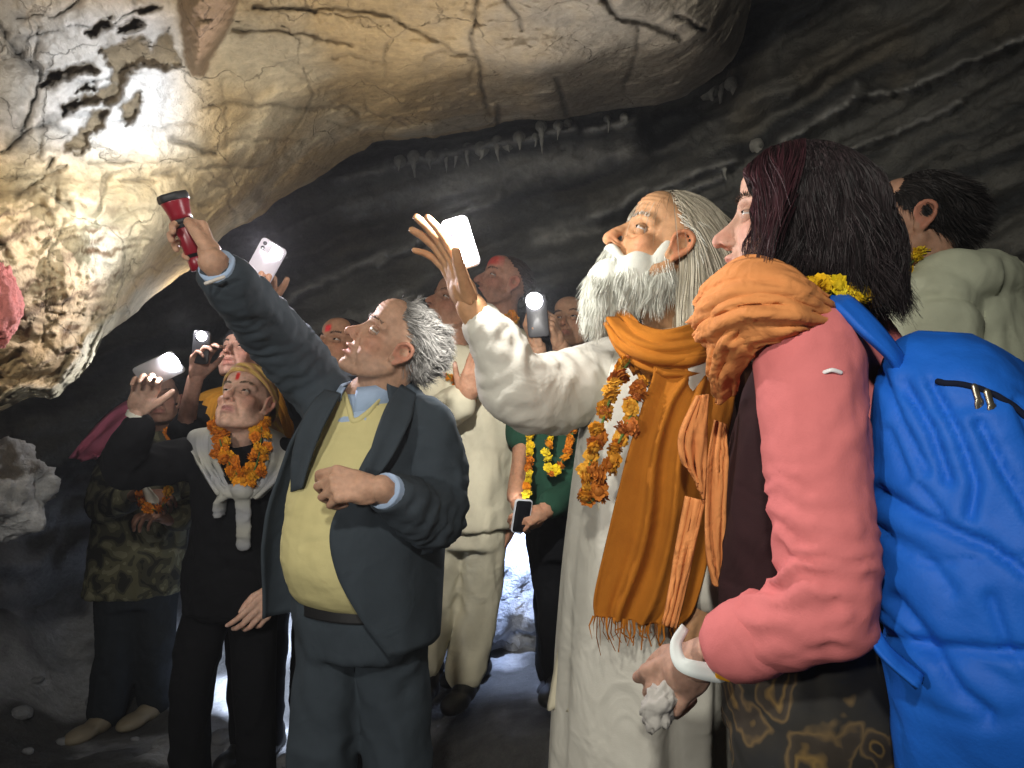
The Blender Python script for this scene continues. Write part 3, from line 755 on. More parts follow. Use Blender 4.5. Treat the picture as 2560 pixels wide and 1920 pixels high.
    def cap(self, hair_line=(.024, .93), r=(.0775, .0975, .0875), c=(0, -.016, .034), top=None):
        v, fc = ell(c, r, n=56); q4 = fc[0]; m = v[q4].mean(1)
        ok = m[:, 2] > hair_line[0] + hair_line[1] * m[:, 1] + .004 * vnoise(m * 90, 2)
        if top is not None:
            ok &= m[:, 2] < top
        tri = fc[1]; tr = tri[v[tri].mean(1)[:, 2] > .05] if top is None else tri[:0]
        return v, [q4[ok], tr]

    def hair(self, name, groups, under=None, under_col=(.02, .016, .014)):
        """groups: list of (polylines local, width, colour base, variation)"""
        parts = []
        if under is not None:
            parts.append((self.w(under[0]), under[1], 0, under_col))
        for pl, wd, colr_, var in groups:
            V, Q = ribbons(pl, np.full(len(pl), wd), self.rng)
            k = np.repeat(1 + self.rng.normal(0, var, len(pl)).clip(-.8, 1.5), pl.shape[1] * 2)
            parts.append((self.w(V), Q, 0, np.clip(np.asarray(colr_)[None] * k[:, None], .003, .95)))
        return obj(name, parts, [HAIR], self.root)

    # ---------------- hands
    def hand(self, wrist, direc, palm, side, curl=(.3, .3, .3, .3), thumb='open', skin=None, scale=1.0, spread=1.0, voxel=.0032, arm=None):
        t = 1 if side == 'L' else -1
        Y = nrm(direc); Zp = -np.asarray(palm, float); Zp = nrm(Zp - Y * (Zp @ Y)); X = np.cross(Y, Zp); R = np.stack([X, Y, Zp], 1)
        prims = []; marks = []
        bx = np.array([.029, .010, -.0095, -.0275]) * t; by = [.090, .095, .091, .082]; fan = np.array([7, 1.5, -4, -11]) * t * spread
        segs = [(.043, .026, .021), (.047, .030, .022), (.044, .028, .021), (.034, .021, .019)]
        for i in range(4):
            a = math.radians(fan[i]); p = np.array([bx[i] * (1 + .1 * spread), by[i], 0.0]); pts = [np.array([bx[i] * .55, .02, 0]), p]; cu = curl[i]; an = 0
            for L_, amax in zip(segs[i], (80, 95, 65)):
                an += math.radians(amax * cu); dv = np.array([math.sin(a) * math.cos(an), math.cos(a) * math.cos(an), -math.sin(an)]); p = p + dv * L_; pts.append(p)
            marks.append((pts[-1], nrm(pts[-1] - pts[-2]), (pts[2], pts[3])))
            r0 = [.0093, .0096, .0092, .008][i]
            prims.append(tube([pts[0], pts[1]], [.0145, .0122], n=12, flat=.9, ref=(1, 0, 0)))
            for a_, b_, ra, rb in zip(pts[1:-1], pts[2:], (1.08, .98, .88), (.98, .88, .74)):
                prims.append(tube([a_, b_], [r0 * ra, r0 * rb], n=12, k=4))
        prims.append(ell((0, .05, .0), (.037, .05, .0135)))
        prims.append(ell((t * .02, .03, -.008), (.017, .03, .013))); prims.append(ell((-t * .024, .035, -.007), (.013, .032, .011)))
        th = {'open': [(.018, .018, -.004), (.046, .05, -.012), (.064, .078, -.016), (.076, .1, -.016)],
              'grip': [(.018, .018, -.006), (.040, .048, -.026), (.036, .074, -.044), (.02, .09, -.052)],
              'along': [(.018, .018, -.004), (.038, .055, -.02), (.040, .085, -.026), (.038, .11, -.028)],
              'pinch': [(.018, .018, -.006), (.042, .05, -.026), (.04, .08, -.04), (.032, .105, -.05)]}[thumb]
        tp = [np.array([x * t, y, z]) for x, y, z in th]
        marks.append((tp[-1], nrm(tp[-1] - tp[-2]), (tp[2],)))
        for a_, b_, ra, rb in zip(tp[:-1], tp[1:], (.0155, .0118, .0105), (.0118, .0105, .0085)):
            prims.append(tube([a_, b_], [ra, rb], n=12, k=4))
        if arm is None:
            prims.append(tube([(0, -.05, 0), (0, 0, 0), (0, .03, 0)], [.026, .0255, .029], n=16, flat=.72, ref=(1, 0, 0)))
        else:
            loc = [R.T @ (np.asarray(x) - np.asarray(wrist)) / scale for x in arm]
            prims.append(tube([(0, .035, 0), (0, 0, 0)] + [np.zeros(3) + loc[0] * .25] + loc, [.030, .0245, .027] + [.037] * len(loc), n=18, k=16, flat=.8, ref=(1, 0, 0)))
        V, Q = remesh(prims, voxel, 3)
        sk = np.asarray(skin if skin is not None else self.sk)
        tn = np.tile(sk, (len(V), 1)) * (1 + .08 * fbm(V * 60, 3, 4))[:, None]
        for tp_, dr_, jn in marks:
            r_ = V - tp_; al = r_ @ dr_; up_ = nrm(np.array([0, 0, 1.0]) - dr_ * dr_[2]); dz = r_ @ up_
            nail = np.exp(-((al + .006) / .0062) ** 4) * (dz > .003) * (np.linalg.norm(r_ - np.outer(al, dr_), axis=1) < .0105)
            tn = mixf(tn, sk * .55 + np.array([.30, .22, .20]), .8 * nail)
            for j_ in jn:
                tn = mixf(tn, sk * np.array([.72, .58, .52]), .55 * np.exp(-(np.linalg.norm(V - j_, axis=1) / .0105) ** 2))
        Vw = V * scale @ R.T + np.asarray(wrist); self.skin.append((Vw, Q, 0, tn))
        self.R_h, self.c_h = R, np.asarray(wrist)
        return lambda p: np.asarray(p, float) @ R.T * scale + np.asarray(wrist)

    def core(self, pts, r=.03):
        a = tube([np.asarray(p) for p in pts], r, n=8, k=3 * len(pts)); self.skin.append((a[0], a[1], 0, getattr(self, 'sk', (.5, .3, .2))))

    def body(self):
        return obj('body', self.skin, [SKIN] + EYE + [HAIR], self.root)

    # ---------------- clothing
    def cloth(self, name, prims, m, voxel=.010, smooth=4, amp=.005, freq=9.0, seed=1, stretch=(1, 1, .55), extra=None, label=None, creas=()):
        V, Q = remesh(prims, voxel, smooth); V = self.fold(V, Q, amp, freq, seed, stretch)
        for c_, ax_, rd_, wl_, am_, sd_ in creas:
            V = creases(V, normals(V, Q), c_, ax_, rd_, wl_, am_, sd_)
        parts = [(V, Q, 0, None)] + (extra or [])
        o = obj(name, parts, m if isinstance(m, list) else [m], self.root)
        if label:
            o['label'] = label
        return o

    def fold(self, V, Q, amp, freq, seed, stretch):
        N = normals(V, Q); p = V * np.asarray(stretch); wp = np.stack([fbm(p * freq * .6 + 9, 2, seed + 11), fbm(p * freq * .6 + 3, 2, seed + 12), fbm(p * freq * .6 + 5, 2, seed + 13)], 1)
        return V + N * (amp * (ridged(p * freq + wp * 1.2, 2, seed) + .5 * fbm(p * freq * 2.5, 2, seed + 5)))[:, None]

    def shoes(self, feet, f, m, sole=None, size=1.0):
        f = nrm(np.array([f[0], f[1], 0.])); R = np.stack([np.cross(f, Z), f, Z], 1)
        for p in feet:
            p = np.asarray(p)
            pr = [ell((0, .02, .035), (.045, .07, .04)), ell((0, .1, .03), (.05, .085, .032)), ell((0, -.045, .04), (.04, .05, .045)), tube([(0, -.04, .05), (0, -.03, .1)], [.042, .045])]
            V, Q = remesh(pr, .008, 2); V[:, 2] = np.maximum(V[:, 2], .004)
            o = obj('shoe', [((V * size) @ R.T + p, Q, 0, None)], [m], self.root)

    def trousers(self, hip, knees, ankles, f, m, hw=.17, hd=.12, rad=(.088, .07, .062), voxel=.011, amp=.011, seed=1, freq=8, waist=.1):
        hip = np.asarray(hip); f = nrm(np.array([f[0], f[1], 0.])); right = np.cross(f, Z)
        pr = [torso([(hip - Z * .09, hw * .93, hd * .95), (hip, hw, hd), (hip + Z * waist, hw * .95, hd * .95)], f)]
        for s, k, a in zip((1, -1), knees, ankles):
            pr.append(tube([hip + right * s * hw * .46 - Z * .02, np.asarray(k), np.asarray(a)], rad, n=18, k=14))
        return self.cloth('trousers', pr, m, voxel, 4, amp, freq, seed, (1, 1, .5))


def creases(V, N, c, axis, rad, wl, amp, side=None, seed=1):
    """gathered folds across a limb around a joint"""
    r = V - np.asarray(c); al = r @ nrm(axis); w = np.exp(-(np.linalg.norm(r, axis=1) / rad) ** 2)
    if side is not None:
        w = w * sstep(-.6, .5, N @ nrm(side))
    ph = al / wl + 1.1 * fbm(V * 14, 3, seed)
    return V + N * (amp * w * (1 - 2 * np.abs((ph % 1) * 2 - 1)))[:, None]


def wrap(path, width, axis, folds=4, amp=.006, bulge=.02, seed=1, nr=70, nc=34, thick=.004, twist=0.0, lift=0.0):
    """a band of cloth wound along path, folded lengthwise; axis = point the band bulges away from"""
    c = spline(path, nr); t = nrm(np.gradient(c, axis=0)); n = c - np.asarray(axis); n[:, 2] *= .35; n = nrm(n - t * (n * t).sum(1)[:, None]); b = np.cross(t, n)
    s = np.linspace(-.5, .5, nc); g = np.zeros((nr, nc, 3)); wd = np.broadcast_to(width, (nr,)) if np.ndim(width) == 0 else np.interp(np.linspace(0, 1, nr), np.linspace(0, 1, len(width)), width)
    for i in range(nr):
        x = i / (nr - 1); a = twist * x; bb = b[i] * math.cos(a) + n[i] * math.sin(a); nn = n[i] * math.cos(a) - b[i] * math.sin(a)
        p = np.stack([s * folds * 1.7 + .25 * math.sin(x * 5 + seed), np.full(nc, x * 2.2), np.full(nc, seed * 2.9)], 1)
        h = bulge * np.cos(math.pi * s) + amp * 1.6 * (ridged(p, 1, seed) + .5 * fbm(p * np.array([2.3, 2.2, 1]), 3, seed + 3)) * np.cos(math.pi * s * .8)
        g[i] = c[i] + bb * (s * wd[i])[:, None] + nn * h[:, None] + Z * lift
    return sheet(g, thick)


def arm_tube(pts, rad, n=18):
    return tube([np.asarray(p) for p in pts], rad, n=n, k=6 * (len(pts) - 1) + 1)


# ------------------------------------------------------------------ garlands
def flower_mesh(name, col, seed, size=1.0):
    r = np.random.default_rng(seed); parts = [(*ell((0, 0, 0), (.55, .55, .5), n=8), 0, np.asarray(col) * .75)]
    Vs, Qs = [], []; k = 0
    for n, lat, ln in ((11, -20, .95), (11, 10, 1.0), (9, 38, .92), (6, 66, .8)):
        for i in range(n):
            a = 2 * math.pi * (i + r.uniform(-.3, .3)) / n; la = math.radians(lat + r.uniform(-9, 9))
            d0 = np.array([math.cos(a) * math.cos(la), math.sin(a) * math.cos(la), math.sin(la)]); sd = np.array([-math.sin(a), math.cos(a), 0]); up = np.cross(d0, sd)
            L_ = ln * r.uniform(.82, 1.1); w = .26 * r.uniform(.8, 1.2)
            Vs += [d0 * .4 - sd * w * .5, d0 * .4 + sd * w * .5, d0 * L_ * .8 + sd * w + up * .08, d0 * L_ + up * r.uniform(-.15, .2), d0 * L_ * .8 - sd * w + up * .05]
            Qs.append((k, k + 1, k + 2, k + 3, k + 4)); k += 5
    V = np.array(Vs) * np.array([1, 1, .8]); t = np.asarray(col)[None] * np.repeat(r.uniform(.75, 1.2, len(Qs)), 5)[:, None]
    parts.append((V, np.array(Qs), 0, np.clip(t, 0, .95)))
    return make_mesh(name, parts, [PETAL], smooth=False)


ORANGE = [flower_mesh('flower', c, i) for i, c in enumerate([(.86, .33, .012), (.80, .27, .010), (.88, .42, .02), (.72, .22, .012)])]
YELLOW = [flower_mesh('flower', c, i + 9) for i, c in enumerate([(.90, .62, .01), (.88, .54, .01), (.92, .68, .03)])]
RUST = [flower_mesh('flower', c, i + 19) for i, c in enumerate([(.55, .18, .02), (.66, .28, .02), (.45, .13, .02), (.74, .36, .03)])]
STRING = cloth('garland_string', (.12, .2, .05))


def garland(label, path, n, size, flowers, seed=1, jit=.25, dbl=False, cat='garland'):
    r = np.random.default_rng(seed); path = np.asarray(path, float); c = spline(path, 200)
    s = np.concatenate([[0], np.cumsum(np.linalg.norm(np.diff(c, axis=0), axis=1))]); x = np.linspace(0, s[-1], n)
    pts = np.stack([np.interp(x, s, c[:, k]) for k in range(3)], 1)
    root = empty('flower_garland', pts[len(pts) // 2], label, cat, 'marigold garlands')
    st = tube(c[::12], .0025, n=6); obj('string', [(st[0], st[1], 0, None)], [STRING], root)
    for i, p in enumerate(pts):
        for k in range(2 if dbl else 1):
            o = bpy.data.objects.new('flower', flowers[r.integers(len(flowers))]); COL.objects.link(o)
            o.parent = root; o.matrix_parent_inverse = root.matrix_basis.inverted()
            o.location = Vector(p + r.normal(0, size * jit, 3) + (0 if not dbl else (k - .5) * np.array([size * 1.3, 0, 0]))); o.scale = (size * r.uniform(.85, 1.15),) * 3
            o.rotation_euler = Vector(r.uniform(0, 6.28, 3))
    return root


# ------------------------------------------------------------------ phones
GLASS = plain('black_glass', (.01, .01, .012), .08); LENS = plain('lens', (.02, .02, .03), .05); FLASHM = plain('lit_flash', (1, .98, 1.0), .3, emit=60)


def phone(label, c, up, back, col, light=None, L=.155, W_=.075, glow=.011, tint=(1, .97, .95), off=None, angle=150, wide_flash=None, group='phones held up as torches'):
    Y = nrm(up); B = np.asarray(back, float); B = nrm(B - Y * (B @ Y)); X = np.cross(Y, B); R = np.stack([X, Y, B], 1); c = np.asarray(c, float)
    root = empty('phone', c, label, 'phone', group)
    m = plain('phone_case', col, .35)
    V, Fc = xf(rbox(L, W_, .009, .011), R, c); obj('case', [(V, Fc, 0, None)], [m], root)
    V, Fc = xf(rbox(L - .008, W_ - .008, .0012, .008, bev=.0004), R, c - B * .005); obj('screen', [(V, Fc, 0, None)], [GLASS], root)
    bump = c + Y * (L / 2 - .02) - X * (W_ / 2 - .022)
    V, Fc = xf(rbox(.032, .032, .0035, .008, bev=.0008), R, bump + B * .0055); cb = obj('camera_bump', [(V, Fc, 0, None)], [m], root)
    for dx, dy in ((-.007, .007), (-.007, -.007)):
        V, Fc = xf(rbox(.011, .011, .002, .0054, bev=.0004), R, bump + B * .0078 + X * dx + Y * dy); obj('lens', [(V, Fc, 0, None)], [LENS], cb)
    fp = bump + B * .0078 + X * .008
    gw = wide_flash or (glow, glow)  # real flash, oversized so its glowing area also imitates lens bloom
    V, Fc = xf(rbox(gw[1] * 2, gw[0] * 2, .003, min(gw) * .98, bev=.0005), R, (fp if wide_flash is None else c + Y * (L / 2 - gw[1] - .004) + B * .004) + B * .001)
    obj('flash', [(V, Fc, 0, None)], [FLASHM], cb if False else root)
    if light:
        if off is None:
            lamp('torch_light', 'SPOT', fp + B * .03, light, tint, aim=fp + B, angle=angle, blend=.6, size=.008, parent=root)
        else:
            lamp('torch_light', 'POINT', fp + np.asarray(off, float), light, tint, size=.01, parent=root)
    return root
# ------------------------------------------------------------------ cloth colours
SUIT = cloth('charcoal_suit', (.052, .068, .084), (.042, .055, .068), wr=.25, scale=7)
SWEATER = cloth('pale_yellow_knit', (.72, .65, .32), (.66, .59, .28), wr=.16, scale=8, weave=330)
SHIRT = cloth('light_blue_shirt', (.42, .55, .74), (.36, .48, .68), wr=.15)
BLACK = cloth('black_cloth', (.0065, .007, .009), (.004, .0045, .006), wr=.35)
JEANS = cloth('dark_denim', (.035, .042, .050), (.022, .028, .036), wr=.3)
GREYKNIT = cloth('grey_knit', (.30, .31, .33), (.24, .25, .27), wr=.25, scale=12)
CREAM = cloth('cream_cotton', (.72, .67, .50), (.66, .61, .45), wr=.35, scale=8)
WHITE = cloth('white_cotton', (.66, .645, .57), (.58, .56, .48), wr=.4, scale=8)
PALEGREEN = cloth('pale_hoodie', (.64, .67, .50), (.56, .59, .43), wr=.3, scale=8)
SAFFRON = cloth('saffron_shawl', (.46, .165, .014), (.36, .115, .010), wr=.25, scale=8)
BROWNV = cloth('brown_vest', (.10, .045, .02), (.07, .03, .014), wr=.3)
PEACH = cloth('peach_scarf', (.74, .30, .10), (.66, .25, .08), wr=.5, scale=14)
PINK = cloth('coral_pink_jersey', (.72, .215, .215), (.66, .18, .18), wr=.22, scale=8)
PINKS = cloth('pink_shawl', (.85, .24, .36), (.75, .18, .28), wr=.4)
MUSTARD = cloth('mustard_shawl', (.50, .24, .03), (.42, .18, .02), wr=.4)
GREEN = cloth('dark_green_cloth', (.02, .075, .045), (.015, .05, .03), wr=.3)
MAROON = cloth('dark_maroon', (.035, .012, .014), (.02, .008, .01), wr=.3)
SHOE_TAN = plain('tan_leather', (.30, .25, .17), .6); SHOE_BLK = plain('black_leather', (.015, .015, .016), .45)


def camo_mat():
    m, nt, b = mat('camouflage'); L = nt.links; tc = node(nt, 'ShaderNodeTexCoord')
    n = node(nt, 'ShaderNodeTexNoise', i_Scale=13.0, i_Detail=1.5, i_Distortion=1.0); L.new(tc.outputs['Object'], n.inputs['Vector'])
    r = node(nt, 'ShaderNodeValToRGB'); r.color_ramp.interpolation = 'CONSTANT'; e = r.color_ramp.elements
    e[0].position = 0; e[0].color = (.02, .02, .015, 1); e[1].position = .42; e[1].color = (.06, .058, .035, 1)
    x = e.new(.52); x.color = (.13, .125, .07, 1); x = e.new(.62); x.color = (.22, .21, .13, 1)
    L.new(n.outputs['Fac'], r.inputs[0]); L.new(r.outputs[0], b.inputs['Base Color']); b.inputs['Roughness'].default_value = .9
    n2 = node(nt, 'ShaderNodeTexNoise', i_Scale=9.0, i_Detail=3.0); L.new(tc.outputs['Object'], n2.inputs['Vector'])
    bp = node(nt, 'ShaderNodeBump', i_Strength=.3, i_Distance=.03); L.new(n2.outputs['Fac'], bp.inputs['Height']); L.new(bp.outputs['Normal'], b.inputs['Normal'])
    return m


def paisley_mat():
    m, nt, b = mat('gold_patterned_cloth'); L = nt.links; tc = node(nt, 'ShaderNodeTexCoord')
    nz = node(nt, 'ShaderNodeTexNoise', i_Scale=11.0, i_Detail=3.0); L.new(tc.outputs['Object'], nz.inputs['Vector'])
    vs_ = node(nt, 'ShaderNodeVectorMath', operation='SCALE'); vs_.inputs['Scale'].default_value = .12; L.new(nz.outputs['Color'], vs_.inputs[0])
    va = node(nt, 'ShaderNodeVectorMath', operation='ADD'); L.new(tc.outputs['Object'], va.inputs[0]); L.new(vs_.outputs[0], va.inputs[1])
    vo = node(nt, 'ShaderNodeTexVoronoi', i_Scale=13.0); L.new(va.outputs[0], vo.inputs['Vector'])
    mu = node(nt, 'ShaderNodeMath', operation='MULTIPLY'); mu.inputs[1].default_value = 1.0; L.new(vo.outputs['Distance'], mu.inputs[0])
    r = node(nt, 'ShaderNodeValToRGB'); e = r.color_ramp.elements; e[0].position = .0; e[0].color = (.015, .013, .010, 1); e[1].position = .75; e[1].color = (.012, .012, .012, 1)
    for ps_, c_ in ((.13, (.02, .016, .012, 1)), (.2, (.17, .105, .03, 1)), (.27, (.03, .022, .014, 1)), (.38, (.04, .03, .02, 1)), (.45, (.13, .085, .035, 1)), (.52, (.02, .018, .014, 1))):
        e.new(ps_).color = c_
    L.new(mu.outputs[0], r.inputs[0]); L.new(r.outputs[0], b.inputs['Base Color']); b.inputs['Roughness'].default_value = .85
    return m


def stripe_mat(name, a, b_, scale, dist=2.0, axis='Z'):
    m, nt, b = mat(name); L = nt.links; tc = node(nt, 'ShaderNodeTexCoord')
    n = node(nt, 'ShaderNodeTexWave', bands_direction=axis, i_Scale=scale, i_Distortion=dist, i_Detail=2.0); L.new(tc.outputs['Object'], n.inputs['Vector'])
    mx = node(nt, 'ShaderNodeMix', data_type='RGBA'); mx.inputs[6].default_value = (*a, 1); mx.inputs[7].default_value = (*b_, 1)
    L.new(n.outputs['Fac'], mx.inputs[0]); L.new(mx.outputs[2], b.inputs['Base Color']); b.inputs['Roughness'].default_value = .9
    bp = node(nt, 'ShaderNodeBump', i_Strength=.35, i_Distance=.012); L.new(n.outputs['Fac'], bp.inputs['Height']); L.new(bp.outputs['Normal'], b.inputs['Normal'])
    return m


CAMO, PAISLEY = camo_mat(), paisley_mat()
HEADSCARF = stripe_mat('striped_headscarf', (.62, .43, .12), (.50, .28, .13), 16, 3.0, 'DIAGONAL')


def lerp_list(pairs, n):
    """pairs of (left edge point, right edge point) -> (n rows) splined"""
    a = spline(np.array([[*np.asarray(l), *np.asarray(r)] for l, r in pairs]), n); return a[:, :3], a[:, 3:]


def drape(pairs, nr=50, nc=36, folds=5, amp=.012, seed=1, thick=.004, wob=.3, toward=(0, -1, 0), grow=(1, 1)):
    """cloth hanging between two edges, with lengthwise folds pushed along 'toward'"""
    l, r = lerp_list(pairs, nr); x = np.linspace(0, 1, nc)[None, :, None]; g = l[:, None] * (1 - x) + r[:, None] * x
    s = np.linspace(0, 1, nc)[None, :]; t = np.linspace(0, 1, nr)[:, None]
    pz = np.stack([(s + 0 * t).ravel() * 2, (t + 0 * s).ravel() * 2, 0 * (s + t).ravel()], 1)
    ph = wob * fbm(pz, 2, seed).reshape(nr, nc) * 3
    pf = np.stack([((s + .10 * ph) * folds * 1.6 + 0 * t).ravel(), (t * 1.1 + 0 * s).ravel(), np.full(nr * nc, seed * 3.7)], 1)
    a = amp * 1.5 * (ridged(pf, 1, seed) - .2 + .45 * fbm(pf * np.array([2.6, 1.4, 1]), 2, seed + 4)).reshape(nr, nc) * (grow[0] * (1 - t) + grow[1] * t)
    return sheet(g + a[..., None] * np.asarray(toward, float), thick)


# ================================================================== 1 the man in the suit with the torch
def man_in_suit():
    f = nrm([-.45, -.89, 0]); right = np.cross(f, Z); left = -right
    hip = P(905, 1500, 1.80); foot = np.array([hip[0], hip[1], -.05])
    g = Fig('man in charcoal suit and pale yellow sweater raising a red torch', foot); g.sk = np.array([.45, .27, .18])
    neck = P(925, 1000, 1.80)
    g.head(P(985, 868, 1.76), (-.74, -.38, .55), (.55, .0, .83), neck, g.sk, .985, .0031, gaze=(-.6, -.1, .8), jaw=1.03, nose=.92, old=.55, stubble=.22, mouth=.003, brow_col=(.16, .15, .14), neck_r=.060)
    # swept back wavy grey hair
    rt, nn = g.scalp(6000, (.032, .93), r=(.080, .100, .090)); dirs = nn * .22 + np.array([0, -.9, -.05]) + g.rng.normal(0, .10, rt.shape)
    pl = g.strands(rt, dirs, g.rng.uniform(.022, .045, len(rt)), 8, .02, .55, 42, 3, 1.06)
    rt2, nn2 = g.scalp(1400, (-.01, .93), top=.03); m2 = rt2[:, 1] < -.028; rt2, nn2 = rt2[m2], nn2[m2]
    pl2 = g.strands(rt2, nn2 * .3 + np.array([0, -.5, -.8]), g.rng.uniform(.015, .03, len(rt2)), 6, .05, .5, 60, 4, 1.02)
    g.hair('hair', [(pl, .0007, (.17, .163, .15), .5), (pl2, .0007, (.24, .23, .22), .4)], g.cap((.050, .93), r=(.080, .100, .090)), (.12, .115, .11))
    shR, shL = P(785, 955, 1.86), P(1062, 1085, 1.74)
    # right arm up
    elR, wrR = P(668, 818, 1.72), P(548, 662, 1.58)
    bm = P(474, 604, 1.53)
    torch_a, torch_b = P(501, 672, 1.55), P(431, 488, 1.515)      # tail to head of the torch
    ax = nrm(torch_b - torch_a)
    # hand wraps the barrel: fingers point away from the camera side, thumb towards us along the barrel
    hy = nrm([-.45, .62, .62]); hp_ = nrm([-.86, -.44, -.18]); hp_ = nrm(hp_ - hy * (hp_ @ hy)); wrR = bm - hy * .085 - hp_ * .030
    g.hand(wrR, hy, hp_, 'R', (.72, .74, .76, .8), 'along', scale=1.0, arm=[wrR * .65 + elR * .35])
    elL, wrL = P(1092, 1290, 1.70), P(950, 1222, 1.50)
    g.hand(wrL, P(860, 1212, 1.475) - wrL, nrm(np.array([.05, .75, -.55])), 'L', (.55, .72, .8, .85), 'pinch', arm=[wrL * .6 + elL * .4])
    g.core([neck, P(905, 1250, 1.8), hip]); g.core([neck, shR, elR, wrR]); g.core([neck, shL, elL, wrL])
    g.body()
    # jumper
    C = lambda v, u=907, dd=1.79: P(u, v, dd)
    secs = [(C(1500), .145, .125), (C(1455) + f * .02, .155, .150), (C(1380) + f * .028, .158, .170), (C(1290) + f * .024, .158, .165), (C(1190) + f * .015, .158, .145), (C(1090), .160, .118), (C(1025, 912), .125, .095), (C(985, 920), .072, .070)]
    V, Q = remesh([torso(secs, f)], .006, 3); V = g.fold(V, Q, .0030, 9, 4, (.6, .6, 1.9))
    px = np.stack([1280 + V[:, 0] / V[:, 1] * F, 960 - (V[:, 2] - HC) / V[:, 1] * F], 1); fro = V[:, 1] < neck[1] - .01
    ins = in_poly(px, [(852, 940), (862, 985), (884, 1050), (925, 1025), (968, 985), (1003, 940)]) & fro
    obj('sweater', [(V, Q[~ins[Q].any(1)], 0, None)], [SWEATER], g.root)
    vp = []
    for a in spline([(1000, 950), (966, 986), (925, 1027), (884, 1053), (872, 1020), (861, 985)], 26):
        i_ = np.argmin(((px - a) ** 2).sum(1) + 1e6 * ~fro); vp.append(V[i_])
    vp = np.array(vp); vp[1:-1] = (vp[:-2] + vp[1:-1] + vp[2:]) / 3
    t = tube(vp, .007, n=10, k=60, flat=.6); obj('neck_rib', [(t[0], t[1], 0, None)], [SWEATER], g.root)
    # shirt: collar and cuffs
    cl = []
    for a0, a1 in ((-175, -18), (14, 175)):
        rows = []
        for k, (hh, rr, dz) in enumerate(((.028, .066, 0), (.012, .076, 0), (-.012, .086, -.006))):
            an = np.radians(np.linspace(a0, a1, 26)); base = P(921, 985, 1.775)
            tip = np.exp(-((np.linspace(0, 1, 26) - (1 if a0 < 0 else 0)) / .16) ** 2) * (k == 2) * .024
            rows.append(base[None] + left * (np.sin(an) * rr)[:, None] + f * (np.cos(an) * rr * .98)[:, None] + Z * (hh - .012 * np.cos(an) - tip + dz)[:, None])
        s = sheet(np.array(rows)[::-1] if a0 < 0 else np.array(rows)[::-1], .003); cl.append((s[0], s[1], 0, None))
    for w_, e_ in ((wrR, elR), (wrL, elL)):
        dv = nrm(e_ - w_); t = tube([w_ + dv * .012, w_ + dv * .035, w_ + dv * .085], [.038, .040, .043], n=22, round_ends=False); cl.append((t[0], t[1], 0, None))
    sb = torso([(C(1130), .145, .105), (C(1060), .145, .105), (C(1015, 914), .112, .085), (C(985, 921), .064, .062)], f); cl.append((sb[0], sb[1], 0, None))
    for nm_, c_ in (('shirt_collar', cl[0]), ('shirt_collar', cl[1]), ('shirt_cuff', cl[2]), ('shirt_cuff', cl[3]), ('shirt', cl[4])):
        obj(nm_, [c_], [SHIRT], g.root)
    # jacket: an open coat body, collar, lapel and sleeves
    vv = [975, 1010, 1060, 1120, 1190, 1280, 1380, 1480, 1580]
    phL = [78, 62, 46, 36, 28, 20, 24, 36, 52]; phR = [80, 82, 84, 80, 78, 74, 72, 74, 78]
    hw = [.10, .150, .180, .190, .190, .190, .190, .190, .19]; hd = [.082, .108, .136, .160, .180, .208, .208, .190, .17]; fl = [0, .0, .006, .02, .035, .05, .06, .065, .07]
    nr = 60; par = spline(np.array([vv, phL, phR, hw, hd, fl], float).T, nr); rows = []
    for v_, pL, pR, w_, d_, fr_ in par:
        an = np.radians(np.linspace(pL, 360 - pR, 64)); c = C(v_) - f * .005
        ex = fr_ * np.exp(-((np.degrees(an) - (360 - pR)) / 50) ** 2)
        rows.append(c[None] + left * (np.sin(an) * (w_ + ex))[:, None] + f * (np.cos(an) * d_)[:, None] + right * (ex * .6)[:, None])
    G = np.array(rows); pn = G.reshape(-1, 3)
    G = G + (.010 * ridged(pn * np.array([7, 7, 3]), 2, 31) + .006 * fbm(pn * np.array([14, 14, 9]), 3, 32)).reshape(nr, 64, 1) * (f + left * .5)
    s = sheet(G, .006); jp = [(s[0], s[1], 0, None)]
    slv = remesh([arm_tube([shR + (neck - shR) * .25 - Z * .03, shR, elR, wrR + nrm(elR - wrR) * .055], [.078, .078, .068, .052]), ell(shR + (neck - shR) * .3 - Z * .05, (.08, .08, .08)),
                  arm_tube([shL + (neck - shL) * .22 - Z * .01, shL, elL, wrL + nrm(elL - wrL) * .06], [.068, .080, .074, .052]), ell(shL + (neck - shL) * .3 - Z * .02, (.085, .08, .07)),
                  tube([shL + (neck - shL) * .1 + Z * .012, neck + left * .075 + Z * .015 - f * .02], [.05, .04]), tube([shR - Z * .02, neck + right * .06 - f * .03 - Z * .03], [.055, .045])], .009, 4)
    Vj = g.fold(slv[0], slv[1], .007, 11, 8, (1, 1, 1))
    for c_, ax_, sd_ in ((elR, wrR - shR, None), (elL, elL - shL, None), (shR * .6 + elR * .4, elR - shR, None), (wrL * .4 + elL * .6, wrL - elL, None)):
        Vj = creases(Vj, normals(Vj, slv[1]), c_, ax_, .11, .042, .0055, sd_)
    jp.append((Vj, slv[1], 0, None))
    obj('jacket', jp, [SUIT], g.root)
    # lapels
    for nm, pts in (('lapel', [(P(1003, 962, 1.735), P(1040, 985, 1.72)), (P(968, 1010, 1.655), P(1030, 1040, 1.66)), (P(945, 1065, 1.60), P(1012, 1082, 1.615)), (P(925, 1130, 1.575), P(975, 1150, 1.585)), (P(908, 1200, 1.57), P(925, 1215, 1.572))]),
                    ('lapel', [(P(852, 985, 1.70), P(815, 975, 1.74)), (P(832, 1020, 1.665), P(780, 1010, 1.70)), (P(802, 1080, 1.645), P(748, 1075, 1.69)), (P(776, 1150, 1.645), P(730, 1150, 1.69)), (P(756, 1220, 1.65), P(728, 1230, 1.68))])):
